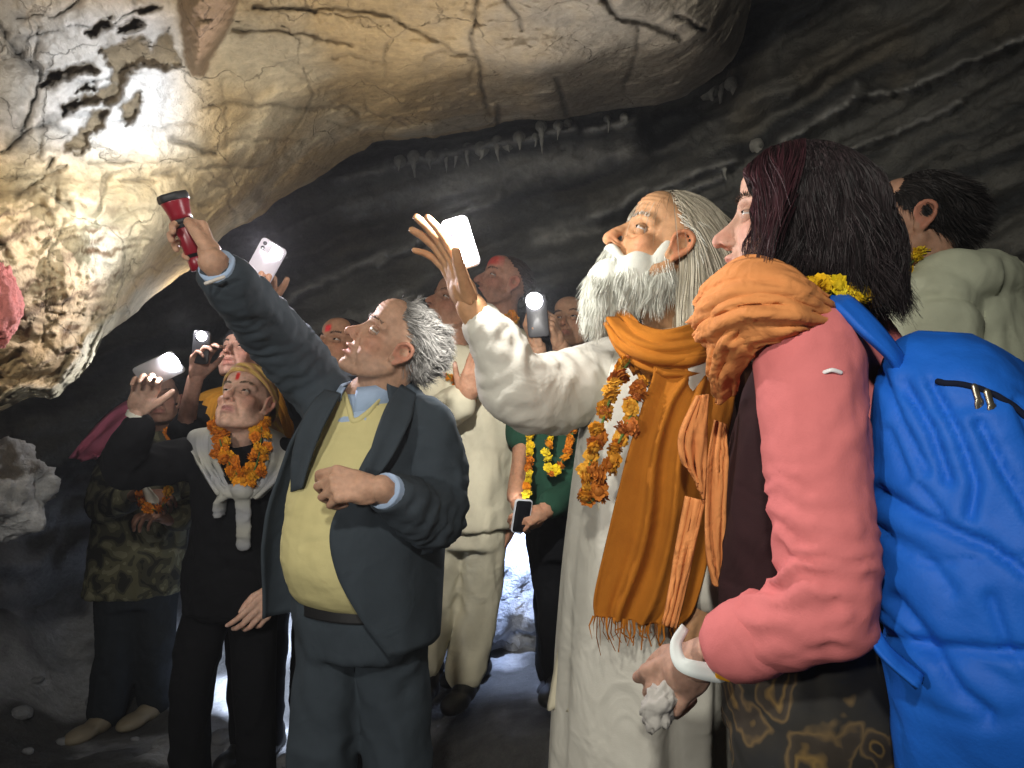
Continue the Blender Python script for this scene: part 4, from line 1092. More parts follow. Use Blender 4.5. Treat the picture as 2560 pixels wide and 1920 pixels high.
        s = drape(pts, 24, 10, 1, .002, 3, .006); obj(nm, [(s[0], s[1], 0, None)], [SUIT], g.root)
    an = np.radians(np.linspace(60, 292, 40)); rows = []
    for hh, rr in ((.045, .078), (.028, .092), (-.005, .104), (-.03, .12)):
        rows.append(P(925, 985, 1.79)[None] + left * (np.sin(an) * rr)[:, None] + f * (np.cos(an) * rr * .9)[:, None] + Z * hh)
    s = sheet(np.array(rows), .006); obj('collar', [(s[0], s[1], 0, None)], [SUIT], g.root)
    # pocket flap, buttons
    pf = drape([(P(985, 1372, 1.655), P(1075, 1352, 1.69)), (P(987, 1402, 1.648), P(1078, 1382, 1.684))], 6, 14, 1, .001, 3, .005); obj('pocket_flap', [(pf[0], pf[1], 0, None)], [SUIT], g.root)
    fz = foot[2]
    kn = [P(812, 1760, 1.78), P(988, 1770, 1.80)]; an_ = [np.array([kn[0][0] - .02, 1.80, fz + .06]), np.array([kn[1][0] + .02, 1.83, fz + .06])]
    g.trousers(hip - Z * .02, kn, an_, f, SUIT, .165, .135, (.086, .080, .072), seed=5, waist=.07)
    b = torso([(C(1478), .152, .140), (C(1512), .156, .142)], f); obj('belt', [(b[0], b[1], 0, None)], [SHOE_BLK], g.root)
    g.shoes([np.array([a[0], a[1], fz]) for a in an_], f, SHOE_BLK)
    # ---- the torch
    L_ = np.linalg.norm(torch_b - torch_a); RED = plain('red_anodised', (.20, .006, .016), .35, spec=.5); BLK = plain('black_rubber', (.012, .012, .014), .6)
    t = empty('torch', torch_a, 'red and black metal torch held up against the ceiling', 'torch')
    X1 = nrm(np.cross(ax, Z)); X2 = np.cross(ax, X1)
    def lathe(name, prof, m, n=28, parent=t, ripple=0):
        th = np.linspace(0, 2 * math.pi, n, endpoint=False); rg_ = []
        for y, r in prof:
            rr = r * (1 + ripple * np.sign(np.sin(th * 7)))
            rg_.append(torch_a + ax * y + X1 * (np.cos(th) * rr)[:, None] + X2 * (np.sin(th) * rr)[:, None])
        v, fc = loft(np.array(rg_)); return obj(name, [(v, fc, 0, None)], [m], parent)
    k = L_ / .19
    lathe('tail_cap', [(-.002, .017), (0, .0195), (.03 * k, .0195), (.032 * k, .018)], RED)
    lathe('barrel', [(.03 * k, .0185), (.115 * k, .0185), (.118 * k, .020)], BLK)
    lathe('grip_sleeve', [(.04 * k, .0192), (.042 * k, .0200), (.105 * k, .0200), (.107 * k, .0192)], RED)
    lathe('neck_band', [(.117 * k, .0205), (.118 * k, .0225), (.128 * k, .0228), (.129 * k, .021)], BLK)
    lathe('lamp_head', [(.128 * k, .0215), (.14 * k, .0225), (.158 * k, .0255), (.172 * k, .0285), (.176 * k, .0285)], RED)
    bz = lathe('bezel', [(.174 * k, .0292), (.176 * k, .031), (.188 * k, .031), (.193 * k, .0295), (.190 * k, .027), (.184 * k, .026)], BLK, 42, t, .03)
    lathe('lens', [(.185 * k, .002), (.1855 * k, .0258), (.1862 * k, .0258), (.187 * k, .002)], FLASHM, 24, bz)
    st = spline([torch_a + X1 * .012, torch_a - ax * .03 + np.array([.012, -.02, -.005]), torch_a + np.array([.045, -.03, -.03]), wrR + np.array([.0, -.035, -.05]), wrR + np.array([.03, -.02, -.035])], 18)
    v = tube(st, .0035, n=8); obj('wrist_strap', [(v[0], v[1], 0, None)], [cloth('white_strap', (.7, .66, .6))], t)
    hp = torch_a + ax * .2 * k
    lamp('torch_beam', 'SPOT', hp, 13, (.82, .91, 1.0), aim=P(345, 275, 1.95), angle=44, blend=.9, size=.02, parent=t)
    lamp('torch_rim', 'SPOT', hp, 15, (.88, .94, 1.0), aim=P(295, 535, 1.9), angle=62, blend=.8, size=.02, parent=t)
    lamp('torch_spill', 'SPOT', hp, 9, (.95, .98, .97), aim=P(285, 500, 1.88), angle=150, blend=.8, size=.02, parent=t)
    return g


# ================================================================== 2 woman with the headscarf
def woman_headscarf():
    f = nrm([-.3, -.95, 0]); right = np.cross(f, Z)
    hip = P(585, 1440, 2.42); foot = np.array([hip[0], hip[1], -.10])
    g = Fig('woman in black with striped mustard headscarf and grey sweater round her shoulders', foot); g.sk = np.array([.66, .42, .32])
    neck = P(602, 1105, 2.40)
    g.head(P(614, 1010, 2.36), (-.13, -.85, .50), (.1, .5, .86), neck, g.sk, 1.0, .0034, gaze=(-.3, -.6, .75), old=.6, tilak=((.75, .012, .01), .052, .0065, .013), mouth=.001, brow_col=(.2, .15, .1), neck_r=.05, lip=(.40, .15, .15))
    wrR, elR, shR, shL = P(345, 1030, 2.22), P(318, 1165, 2.30), P(472, 1150, 2.42), P(722, 1165, 2.40)
    hd = P(372, 945, 2.20) - wrR
    g.hand(wrR, hd, nrm(np.array([.35, -.9, .1])), 'R', (.42, .45, .48, .5), 'open', arm=[wrR * .5 + elR * .5], spread=.5)
    wrL, elL = P(690, 1472, 2.30), P(748, 1330, 2.38)
    g.hand(wrL, P(655, 1520, 2.26) - wrL, nrm(np.array([-.6, .5, -.3])), 'L', (.25, .35, .4, .45), 'along', arm=[wrL * .5 + elL * .5])
    g.core([neck, hip]); g.core([neck, shR, elR, wrR], .025); g.core([neck, shL, elL, wrL], .025); g.body()
    # headscarf
    R, c = g.R, g.c
    th = np.linspace(0, 2 * math.pi, 60); rows = []
    for k, tq in enumerate(np.linspace(0, 1, 26)):
        la = -.12 + tq * (math.pi / 2 - -.12) * .995
        rr = np.array([.087, .107, .094]) * (1 + .02 * math.sin(tq * 22))
        tiltd = .055 * np.clip(np.sin(th), 0, 1) * (1 - tq)            # rides high on the forehead
        p = np.stack([math.cos(la) * np.cos(th) * rr[0], math.cos(la) * np.sin(th) * rr[1] - .018, math.sin(la) * rr[2] + .028 + tiltd - .035 * np.clip(-np.sin(th), 0, 1) * (1 - tq)], 1)
        rows.append(p)
    G = np.array(rows); nz = fbm(G.reshape(-1, 3) * np.array([20, 20, 60]), 3, 6).reshape(26, 60, 1); G = G * (1 + .02 * nz)
    s = sheet(G[:, ::-1], .004); sc = [(g.w(s[0]), s[1], 0, None)]
    kn = xf(ell((.03, -.115, -.02), (.035, .03, .03)), np.eye(3), (0, 0, 0)); sc.append((g.w(kn[0]), kn[1], 0, None))
    d = drape([(P(648, 975, 2.46), P(672, 985, 2.47)), (P(665, 1060, 2.46), P(700, 1050, 2.48)), (P(676, 1150, 2.45), P(725, 1120, 2.47))], 20, 14, 3, .008, 2); sc.append((d[0], d[1], 0, None))
    obj('headscarf', sc, [HEADSCARF], g.root)
    # black jumper
    C = lambda v, u=600, dd=2.42: P(u, v, dd)
    secs = [(C(1520, 582), .165, .125), (C(1430, 585), .165, .125), (C(1320, 595), .152, .115), (C(1220), .165, .12), (C(1160), .165, .105), (C(1115), .11, .08), (C(1085), .058, .056)]
    g.cloth('jumper', [torso(secs, f), arm_tube([shR + (neck - shR) * .3, shR, elR, wrR - Z * .03 + (elR - wrR) * .1], [.07, .068, .068, .045]), arm_tube([shL + (neck - shL) * .3, shL, elL, wrL + (elL - wrL) * .12], [.068, .066, .055, .044])], BLACK, .010, 3, .011, 9, 7, (1, 1, .7))
    fz = foot[2]; kn = [P(482, 1700, 2.40), P(640, 1700, 2.40)]; an = [np.array([kn[0][0] - .01, 2.42, fz + .07]), np.array([kn[1][0] + .0, 2.42, fz + .07])]
    g.trousers(hip - Z * .03, kn, an, f, BLACK, .160, .12, (.076, .066, .058), seed=9); g.shoes([np.array([a[0], a[1], fz]) for a in an], f, SHOE_BLK)
    # grey sweater over the shoulders, knotted on the chest
    parts = []
    d1 = drape([(P(560, 1050, 2.34), P(548, 1068, 2.47)), (P(540, 1090, 2.29), P(480, 1080, 2.44)), (P(545, 1150, 2.27), P(478, 1120, 2.38)), (P(575, 1215, 2.25), P(510, 1180, 2.28)), (P(600, 1240, 2.245), P(545, 1235, 2.25))], 36, 26, 3, .012, 5, .009)
    d2 = drape([(P(655, 1055, 2.34), P(668, 1070, 2.46)), (P(662, 1100, 2.29), P(715, 1095, 2.43)), (P(655, 1160, 2.26), P(730, 1150, 2.35)), (P(630, 1215, 2.25), P(700, 1195, 2.27)), (P(605, 1245, 2.245), P(650, 1245, 2.255))], 36, 26, 3, .012, 8, .009)
    parts += [(d1[0], d1[1], 0, None), (d2[0], d2[1], 0, None)]
    k1_ = remesh([ell(P(606, 1225, 2.235), (.035, .025, .03)), tube([P(606, 1215, 2.24), P(609, 1290, 2.245), P(608, 1362, 2.26)], [.026, .024, .023], flat=.5, ref=(1, 0, 0)), tube([P(585, 1225, 2.245), P(553, 1240, 2.26), P(548, 1290, 2.27), P(552, 1255, 2.27)], [.022, .024, .02, .02], flat=.6)], .006, 2)
    parts.append((g.fold(k1_[0], k1_[1], .003, 20, 4, (1, 1, 2)), k1_[1], 0, None))
    obj('shoulder_sweater', parts, [stripe_mat('grey_striped_knit', (.33, .34, .36), (.40, .40, .36), 3.0, .6)], g.root)
    garland('thick orange marigold garland on the woman with the headscarf', [P(548, 1050, 2.33), P(552, 1110, 2.27), P(575, 1160, 2.24), P(600, 1195, 2.225), P(615, 1205, 2.22), P(640, 1165, 2.235), P(652, 1105, 2.265), P(655, 1050, 2.33)], 24, .021, ORANGE, 4, .28, True)
    cw = P(615, 1190, 2.215)
    phone('pale phone with its torch lit held by the woman with the headscarf', P(397, 925, 2.20), P(452, 900, 2.17) - P(340, 952, 2.22), np.array([-.10, -.62, -.35]), (.55, .57, .62), 9, glow=.028, angle=110)
    # watch strap
    b = tube([wrR + hd * .05 + right * 0], .03) if False else None
    dv = nrm(elR - wrR); w_ = torso([(np.zeros(3), .031, .025), (Z * .016, .031, .025)], (0, 1, 0)); Rw = rot_to(np.array([0, 1.0, 0]), dv)
    v, fc = xf(w_, Rw, wrR + dv * .005); obj('bracelet', [(v, fc, 0, None)], [plain('white_bracelet', (.7, .7, .62), .5)], g.root)


# ================================================================== 3 camouflage jacket
def camo_person():
    f = nrm([.25, -.97, 0]); right = np.cross(f, Z); D = 3.25
    hip = P(340, 1430, D); foot = np.array([P(310, 1810, D)[0], D, P(310, 1815, D)[2]])
    g = Fig('visitor in camouflage jacket with a pink shawl over one shoulder', foot); g.sk = np.array([.36, .20, .14]); neck = P(392, 1075, D)
    g.head(P(402, 1000, D - .03), (.35, -.85, .2), (0, .1, 1), neck, g.sk, .98, .0045, gaze=(.5, -.7, .4))
    rt, nn = g.scalp(1400); pl = g.strands(rt, nn * .3 + np.array([0, -.6, -.5]), .07, 6, .2, .3, 40, 2); g.hair('hair', [(pl, .0013, (.02, .016, .013), .4)], g.cap(), (.012, .01, .01))
    shR, shL = P(312, 1120, D), P(478, 1115, D); elR, elL = P(258, 1260, D - .1), P(500, 1260, D - .1); wrR, wrL = P(345, 1235, D - .33), P(425, 1300, D - .3)
    g.hand(wrR, P(400, 1240, D - .36) - wrR, nrm([.2, .3, -.9]), 'R', (.4, .5, .5, .5), 'along', arm=[elR], voxel=.004); g.hand(wrL, P(395, 1290, D - .35) - wrL, nrm([0, .3, -.9]), 'L', (.5, .5, .5, .5), 'along', arm=[elL], voxel=.004)
    g.core([neck, hip]); g.core([neck, shR, elR, wrR], .025); g.core([neck, shL, elL, wrL], .025); g.body()
    C = lambda v, u=370: P(u, v, D)
    g.cloth('jacket', [torso([(C(1480, 335), .2, .15), (C(1380, 345), .195, .15), (C(1270, 360), .19, .145), (C(1160, 385), .19, .13), (C(1105, 392), .13, .1), (C(1080, 392), .07, .07)], f),
                       arm_tube([shR, elR, wrR + (elR - wrR) * .25], [.08, .068, .055]), arm_tube([shL, elL, wrL + (elL - wrL) * .2], [.08, .068, .055])], CAMO, .013, 3, .011, 9, 12)
    kn = [P(290, 1610, D - .03), P(390, 1600, D + .02)]; an = [np.array([P(270, 1770, D)[0], D, foot[2] + .07]), np.array([P(385, 1740, D + .1)[0], D + .12, foot[2] + .07])]
    g.trousers(hip - Z * .05, kn, an, f, JEANS, .17, .13, (.095, .082, .08), .012, .011, seed=3)
    g.shoes([np.array([an[0][0], an[0][1] - .04, foot[2]]), np.array([an[1][0], an[1][1] - .04, foot[2]])], nrm([-.3, -.95, 0]), SHOE_TAN, size=1.05)
    d = drape([(P(355, 985, D + .02), P(375, 1080, D - .12)), (P(300, 1010, D + .02), P(330, 1075, D - .15)), (P(250, 1050, D), P(300, 1110, D - .17)), (P(205, 1100, D - .02), P(262, 1125, D - .17)), (P(170, 1145, D - .03), P(232, 1150, D - .14))], 34, 24, 2, .016, 6, .006)
    d2 = drape([(P(205, 1100, D + .0), P(240, 1140, D - .1)), (P(195, 1130, D - .05), P(248, 1140, D - .15)), (P(205, 1155, D - .1), P(242, 1142, D - .17))], 12, 12, 1, .006, 3)
    obj('pink_shawl', [(d[0], d[1], 0, None), (d2[0], d2[1], 0, None)], [PINKS], g.root)
    garland('long thin marigold garland hanging on the camouflage jacket', [P(372, 1050, D - .16), P(358, 1110, D - .18), P(350, 1190, D - .36), P(348, 1250, D - .42), P(385, 1275, D - .43), P(408, 1262, D - .43), P(425, 1215, D - .42), P(432, 1160, D - .36), P(425, 1080, D - .2)], 24, .025, ORANGE[1:], 8, .12)
    cdp = drape([(P(330, 1180, D - .38), P(350, 1190, D - .38)), (P(352, 1215, D - .40), P(392, 1240, D - .40)), (P(372, 1262, D - .4), P(395, 1262, D - .4))], 12, 8, 1, .006, 3); obj('white_scarf', [(cdp[0], cdp[1], 0, None)], [WHITE], g.root)


# ================================================================== 4 beanie and mustard shawl
def beanie_person():
    f = nrm([-.2, -.97, 0]); D = 2.95; hip = P(620, 1440, D); foot = np.array([hip[0], D, -.05])
    g = Fig('visitor in dark beanie and mustard shawl behind the headscarf woman', foot); g.sk = np.array([.46, .26, .2]); neck = P(612, 985, D)
    g.head(P(606, 893, D - .03), (-.18, -.86, .45), (.05, .45, .88), neck, g.sk, 1.0, .0042, gaze=(-.4, -.6, .8), mouth=.006)
    th = np.linspace(0, 2 * math.pi, 40); rows = []
    for tq in np.linspace(0, 1, 16):
        la = -.05 + tq * 1.6; rr = np.array([.085, .105, .1]); rows.append(np.stack([math.cos(la) * np.cos(th) * rr[0], math.cos(la) * np.sin(th) * rr[1] - .018, math.sin(la) * rr[2] + .03 + .03 * np.clip(np.sin(th), 0, 1) * (1 - tq) - .03 * np.clip(-np.sin(th), 0, 1) * (1 - tq)], 1))
    s = sheet(np.array(rows)[:, ::-1], .006); obj('beanie', [(g.w(s[0]), s[1], 0, None)], [cloth('dark_knit', (.02, .02, .024), wr=.4, scale=40)], g.root)
    shR, shL = P(520, 1035, D), P(710, 1035, D); elR, wrR = P(462, 1075, D - .22), P(488, 948, D - .28)
    g.hand(wrR, P(505, 880, D - .29) - wrR, nrm([.5, -.3, .1]), 'R', (.35, .4, .45, .5), 'open', arm=[elR], voxel=.004)
    wl = P(745, 1305, D - .05); g.hand(wl, P(743, 1375, D - .05) - wl, nrm([-.7, .3, 0]), 'L', (.5, .5, .55, .6), 'grip', arm=[P(745, 1190, D)], voxel=.005)
    g.core([neck, hip]); g.core([neck, shR, elR, wrR], .03); g.body()
    C = lambda v, u=615: P(u, v, D)
    g.cloth('coat', [torso([(C(1520), .18, .13), (C(1300), .17, .13), (C(1120), .17, .125), (C(1040), .165, .11), (C(1000), .11, .085), (C(985), .06, .06)], f), arm_tube([shR, elR], [.072, .06]), arm_tube([shL, P(745, 1180, D), P(745, 1290, D - .04)], [.07, .06, .05])], BLACK, .014, 3, .008, 9, 3)
    wl = P(745, 1305, D - .05); lp = phone('phone shining at the floor between the suit and the black jumper', P(742, 1378, D - .06), nrm([-.2, .4, -.8]), nrm([-.3, .1, -.9]), (.5, .5, .52), 0, L=.14, W_=.07)
    lamp('torch_light', 'SPOT', P(742, 1405, D + .05), 130, (.70, .80, 1.0), aim=P(690, 1760, 3.45), angle=84, blend=.7, size=.01, parent=lp)
    d = drape([(P(585, 985, D - .06), P(560, 965, D + .06)), (P(545, 1010, D - .13), P(500, 985, D - .02)), (P(535, 1075, D - .17), P(465, 1040, D - .1)), (P(530, 1160, D - .17), P(470, 1140, D - .12))], 30, 22, 3, .016, 4)
    d2 = drape([(P(640, 985, D - .06), P(660, 955, D + .05)), (P(690, 1020, D - .12), P(712, 975, D - .02)), (P(712, 1080, D - .14), P(742, 1060, D - .06)), (P(715, 1150, D - .14), P(740, 1140, D - .1))], 30, 22, 3, .016, 9)
    obj('mustard_shawl', [(d[0], d[1], 0, None), (d2[0], d2[1], 0, None)], [MUSTARD], g.root)
    g.trousers(hip - Z * .1, [np.array([hip[0] - .03, D, .45]), np.array([hip[0] + .10, D, .45])], [np.array([hip[0] - .02, D, .03]), np.array([hip[0] + .09, D, .03])], f, BLACK, voxel=.014, rad=(.075, .058, .05))
    g.shoes([np.array([hip[0] - .02, D, -.05]), np.array([hip[0] + .09, D, -.05])], f, SHOE_BLK)
    phone('small phone with a tiny white torch lit above the mustard shawl', P(503, 868, D - .31), (.1, 0, 1), (.12, -1, .1), (.03, .03, .035), 3.5, L=.12, W_=.06, glow=.017, off=(-.06, -.02, .05))


# ================================================================== 5 visitor holding the white phone high
def tall_phone_person():
    f = nrm([-.35, -.93, 0]); D = 2.55; hip = P(850, 1430, D); foot = np.array([hip[0], D, -.02])
    g = Fig('visitor with red forehead mark half hidden behind the suit shoulder', foot); g.sk = np.array([.40, .215, .13]); neck = P(862, 970, D)
    g.head(P(856, 875, D - .02), (-.45, -.78, .3), (0.05, .3, .95), neck, g.sk, .96, .0042, gaze=(-.5, -.5, .7), tilak=((.72, .02, .03), .05, .014, .013))
    rt, nn = g.scalp(1500); pl = g.strands(rt, nn * .3 + np.array([0, -.7, -.3]), .06, 6, .15, .3, 40, 2); g.hair('hair', [(pl, .0013, (.018, .014, .012), .4)], g.cap(), (.012, .01, .01))
    shR, shL = P(775, 1020, D), P(940, 1030, D); elR, wrR = P(690, 850, D - .22), P(672, 752, D - .42)
    g.hand(wrR, P(655, 690, D - .49) - wrR, nrm([.05, -.9, .35]), 'R', (.45, .48, .5, .52), 'open', arm=[wrR * .4 + elR * .6], spread=.6, scale=.95)
    wl = P(1008, 1285, D - .05); g.hand(wl, P(1010, 1360, D - .03) - wl, nrm([-.7, .3, 0]), 'L', (.5, .5, .55, .6), 'grip', arm=[P(1000, 1170, D)], voxel=.005)
    g.core([neck, hip]); g.core([neck, shR, elR, wrR], .034); g.body()
    C = lambda v, u=858: P(u, v, D)
    g.cloth('dark_top', [torso([(C(1520), .18, .13), (C(1300), .17, .13), (C(1120), .17, .125), (C(1030), .165, .11), (C(985), .11, .085), (C(965), .06, .06)], f), arm_tube([shR, elR + (shR - elR) * .2], [.07, .058]), arm_tube([shL, P(1000, 1165, D), P(1006, 1268, D - .04)], [.07, .06, .05])], BLACK, .014, 3, .008, 9, 5)
    g.trousers(hip - Z * .1, [np.array([hip[0] - .1, D, .45]), np.array([hip[0] + .1, D, .45])], [np.array([hip[0] - .1, D, .05]), np.array([hip[0] + .1, D, .05])], f, BLACK, voxel=.016)
    g.shoes([np.array([hip[0] - .1, D, -.02]), np.array([hip[0] + .1, D, -.02])], f, SHOE_BLK)
    wl = P(955, 1300, D - .05); g3 = phone('white phone shining at the floor behind the charcoal jacket', P(1012, 1352, D - .03), nrm([-.3, .5, -.6]), nrm([-.6, .2, -.8]), (.6, .6, .62), 0, L=.14, W_=.07)
    lamp('torch_light', 'SPOT', P(1010, 1375, D + .02), 75, (.68, .78, 1.0), aim=P(560, 1800, 2.85), angle=90, blend=.8, size=.01, parent=g3)
    pc = P(657, 668, D - .53)
    phone('white phone held high above the suit sleeve with its torch glaring', pc, P(688, 612, D - .54) - P(632, 715, D - .52), nrm([.05, -1, -.05]), (.62, .58, .66), 26, L=.150, W_=.076, wide_flash=(.031, .018), tint=(1, .9, .97))


# ================================================================== 6 cream kurta
def kurta_man():
    f = nrm([-.25, -.97, 0]); D = 2.72; hip = P(1165, 1300, D); foot = np.array([P(1120, 1735, D)[0], D, P(1120, 1735, D)[2]])
    g = Fig('man in long cream kurta and loose cream trousers behind the suit', foot); g.sk = np.array([.40, .21, .13]); neck = P(1132, 870, D)
    g.head(P(1133, 770, D - .02), (-.62, -.6, .4), (.3, .2, .92), neck, g.sk, 1.0, .0045, gaze=(-.6, -.3, .7), old=.4)
    rt, nn = g.scalp(1200); pl = g.strands(rt, nn * .3 + np.array([0, -.7, -.3]), .03, 5, .1, .3, 40, 2); g.hair('hair', [(pl, .0013, (.05, .045, .04), .4)], g.cap(), (.03, .028, .026))
    shR, shL = P(1085, 925, D), P(1262, 930, D + .02); elR, elL = P(1075, 1040, D - .16), P(1292, 1120, D); wrR, wrL = P(1160, 1000, D - .3), P(1275, 1280, D)
    g.hand(wrL, -Z, nrm([-.9, .3, 0]), 'L', (.3, .35, .4, .4), 'along', arm=[elL], voxel=.005); g.hand(wrR, P(1190, 930, D - .33) - wrR, nrm([.2, .3, .5]), 'R', (.3, .3, .35, .4), 'open', arm=[elR], voxel=.005)
    g.core([neck, hip]); g.core([neck, shR, elR, wrR], .028); g.core([neck, shL, elL, wrL], .028); g.body()
    C = lambda v, u=1170: P(u, v, D)
    g.cloth('kurta', [torso([(C(1312, 1168), .165, .135), (C(1300, 1168), .168, .138), (C(1180, 1172), .165, .138), (C(1060, 1172), .172, .135), (C(960, 1170), .172, .12), (C(905, 1150), .125, .09), (C(868, 1135), .062, .062)], f), arm_tube([shR, elR, wrR + (elR - wrR) * .15], [.076, .07, .058]), arm_tube([shL, elL, wrL], [.076, .068, .06])], CREAM, .010, 3, .010, 9, 15, (1, 1, .4))
    b = [P(1105, 975, D - .14), P(1165, 1010, D - .17)]
    fz = foot[2]; kn = [P(1092, 1480, D), P(1196, 1490, D + .02)]; an = [P(1062, 1650, D - .05), P(1165, 1680, D - .02)]
    g.trousers(hip, kn, an, f, CREAM, .15, .12, (.086, .078, .066), .0105, .012, seed=6, freq=8)
    g.shoes([np.array([an[0][0], an[0][1] - .03, fz]), np.array([an[1][0], an[1][1] - .03, fz])], nrm([-.3, -.95, 0]), SHOE_BLK)
    garland('short marigold string crossing the chest of the cream kurta', [P(1118, 935, D - .13), P(1140, 962, D - .16), P(1160, 985, D - .17), P(1180, 1000, D - .17)], 8, .017, ORANGE, 3)


# ================================================================== 7 face behind, red forehead
def red_brow_person():
    f = nrm([-.7, -.7, 0]); D = 3.05; hip = P(1125, 1300, D); foot = np.array([hip[0], D, .22])
    g = Fig('visitor in profile with a broad red mark across the brow', foot); g.sk = np.array([.48, .25, .17]); neck = P(1262, 815, D)
    g.head(P(1258, 712, D), (-.80, -.42, .35), (.3, .15, .93), neck, g.sk, 1.05, .0045, gaze=(-.6, -.2, .7), tilak=((.62, .07, .05), .068, .05, .022), nose=1.1)
    rt, nn = g.scalp(900, (.06, .9)); pl = g.strands(rt, nn * .3 + np.array([0, -.7, -.3]), .02, 5, .1, .3, 40, 2); g.hair('hair', [(pl, .0012, (.05, .035, .03), .4)], g.cap((.06, .9)), (.05, .03, .025))
    wr = P(1240, 1185, D - .03); g.hand(wr, P(1236, 1255, D - .03) - wr, nrm([-.7, .3, 0]), 'L', (.5, .5, .55, .6), 'grip', arm=[P(1275, 1060, D)], voxel=.005)
    g.core([neck, hip]); g.body(); C = lambda v, u=1265: P(u, v, D)
    g.cloth('shirt', [torso([(C(1320, 1130), .15, .12), (C(1100, 1185), .16, .125), (C(920, 1235), .165, .12), (C(860, 1258), .15, .1), (C(825), .07, .065)], f), arm_tube([P(1190, 900, D), P(1130, 1050, D), P(1150, 1150, D)], [.07, .06, .05]), arm_tube([P(1300, 900, D), P(1285, 1040, D), P(1250, 1150, D)], [.07, .06, .05])], CREAM, .014, 3, .008, 9, 2)
    g.trousers(hip - Z * .1, [np.array([hip[0] - .1, D, .6]), np.array([hip[0] + .1, D, .6])], [np.array([hip[0] - .1, D, .3]), np.array([hip[0] + .1, D, .3])], f, BLACK, voxel=.016)
    g.shoes([np.array([hip[0] - .1, D, .22]), np.array([hip[0] + .1, D, .22])], f, SHOE_BLK)
    ph = phone('pale phone shining down at the floor behind the cream kurta', P(1232, 1262, D - .05), nrm([0, .8, -.6]), nrm([-.1, .5, -.8]), (.6, .62, .66), 0, L=.14, W_=.07)
    lamp('torch_light', 'SPOT', P(1262, 1285, D + .02), 38, (.52, .65, 1.0), aim=P(1270, 1520, 3.4), angle=130, blend=.7, size=.01, parent=ph)
    garland('few marigolds at the neck of the visitor with red brow', [P(1235, 815, D - .1), P(1255, 795, D - .13), P(1275, 785, D - .12), P(1290, 800, D - .08)], 7, .02, ORANGE, 6)


# ================================================================== 8 two-handed phone holder
def phone_hands_person():
    f = nrm([-.15, -.98, 0]); D = 2.95; hip = P(1440, 1300, D); foot = np.array([hip[0], D, .22])
    g = Fig('dark clothed visitor with face hidden behind hands holding a phone', foot); g.sk = np.array([.46, .26, .16]); neck = P(1430, 905, D)
    g.head(P(1428, 812, D), (-.35, -.85, .25), (0, .2, 1), neck, g.sk, .98, .0045)
    rt, nn = g.scalp(1000); pl = g.strands(rt, nn * .3 + np.array([0, -.7, -.3]), .04, 5, .1, .3, 40, 2); g.hair('hair', [(pl, .0013, (.015, .012, .012), .4)], g.cap(), (.01, .008, .008))
    shR, shL = P(1350, 980, D), P(1520, 970, D); d2 = D - .48
    wr1, wr2 = P(1345, 872, d2), P(1400, 865, d2 + .03); el1, el2 = P(1330, 1010, D - .18), P(1470, 960, D - .1)
    g.hand(wr1, P(1318, 805, d2 - .03) - wr1, nrm([.7, .2, .3]), 'R', (.5, .6, .7, .8), 'grip', arm=[el1], scale=.95); g.hand(wr2, P(1378, 795, d2 - .02) - wr2, nrm([-.75, .1, .2]), 'L', (.5, .55, .62, .7), 'along', arm=[el2], scale=1.0)
    g.core([neck, hip]); g.core([neck, shR, el1, wr1], .03); g.core([neck, shL, el2, wr2], .03); g.body(); C = lambda v, u=1435: P(u, v, D)
    g.cloth('jacket', [torso([(C(1350), .18, .14), (C(1150), .175, .14), (C(1000), .17, .125), (C(930), .15, .1), (C(900), .07, .065)], f), arm_tube([shR, el1], [.072, .06]), arm_tube([shL, el2], [.072, .055])], BLACK, .014, 3, .008, 9, 2)
    g.trousers(hip - Z * .1, [np.array([hip[0] - .1, D, .6]), np.array([hip[0] + .1, D, .6])], [np.array([hip[0] - .1, D, .3]), np.array([hip[0] + .1, D, .3])], f, BLACK, voxel=.016)
    g.shoes([np.array([hip[0] - .1, D, .22]), np.array([hip[0] + .1, D, .22])], f, SHOE_BLK)
    phone('dark phone gripped in two hands with a glaring round torch', P(1343, 790, d2 - .055), nrm([-.08, .05, 1]), nrm([-.1, -1, .12]), (.03, .03, .035), 24, L=.14, W_=.07, glow=.027)


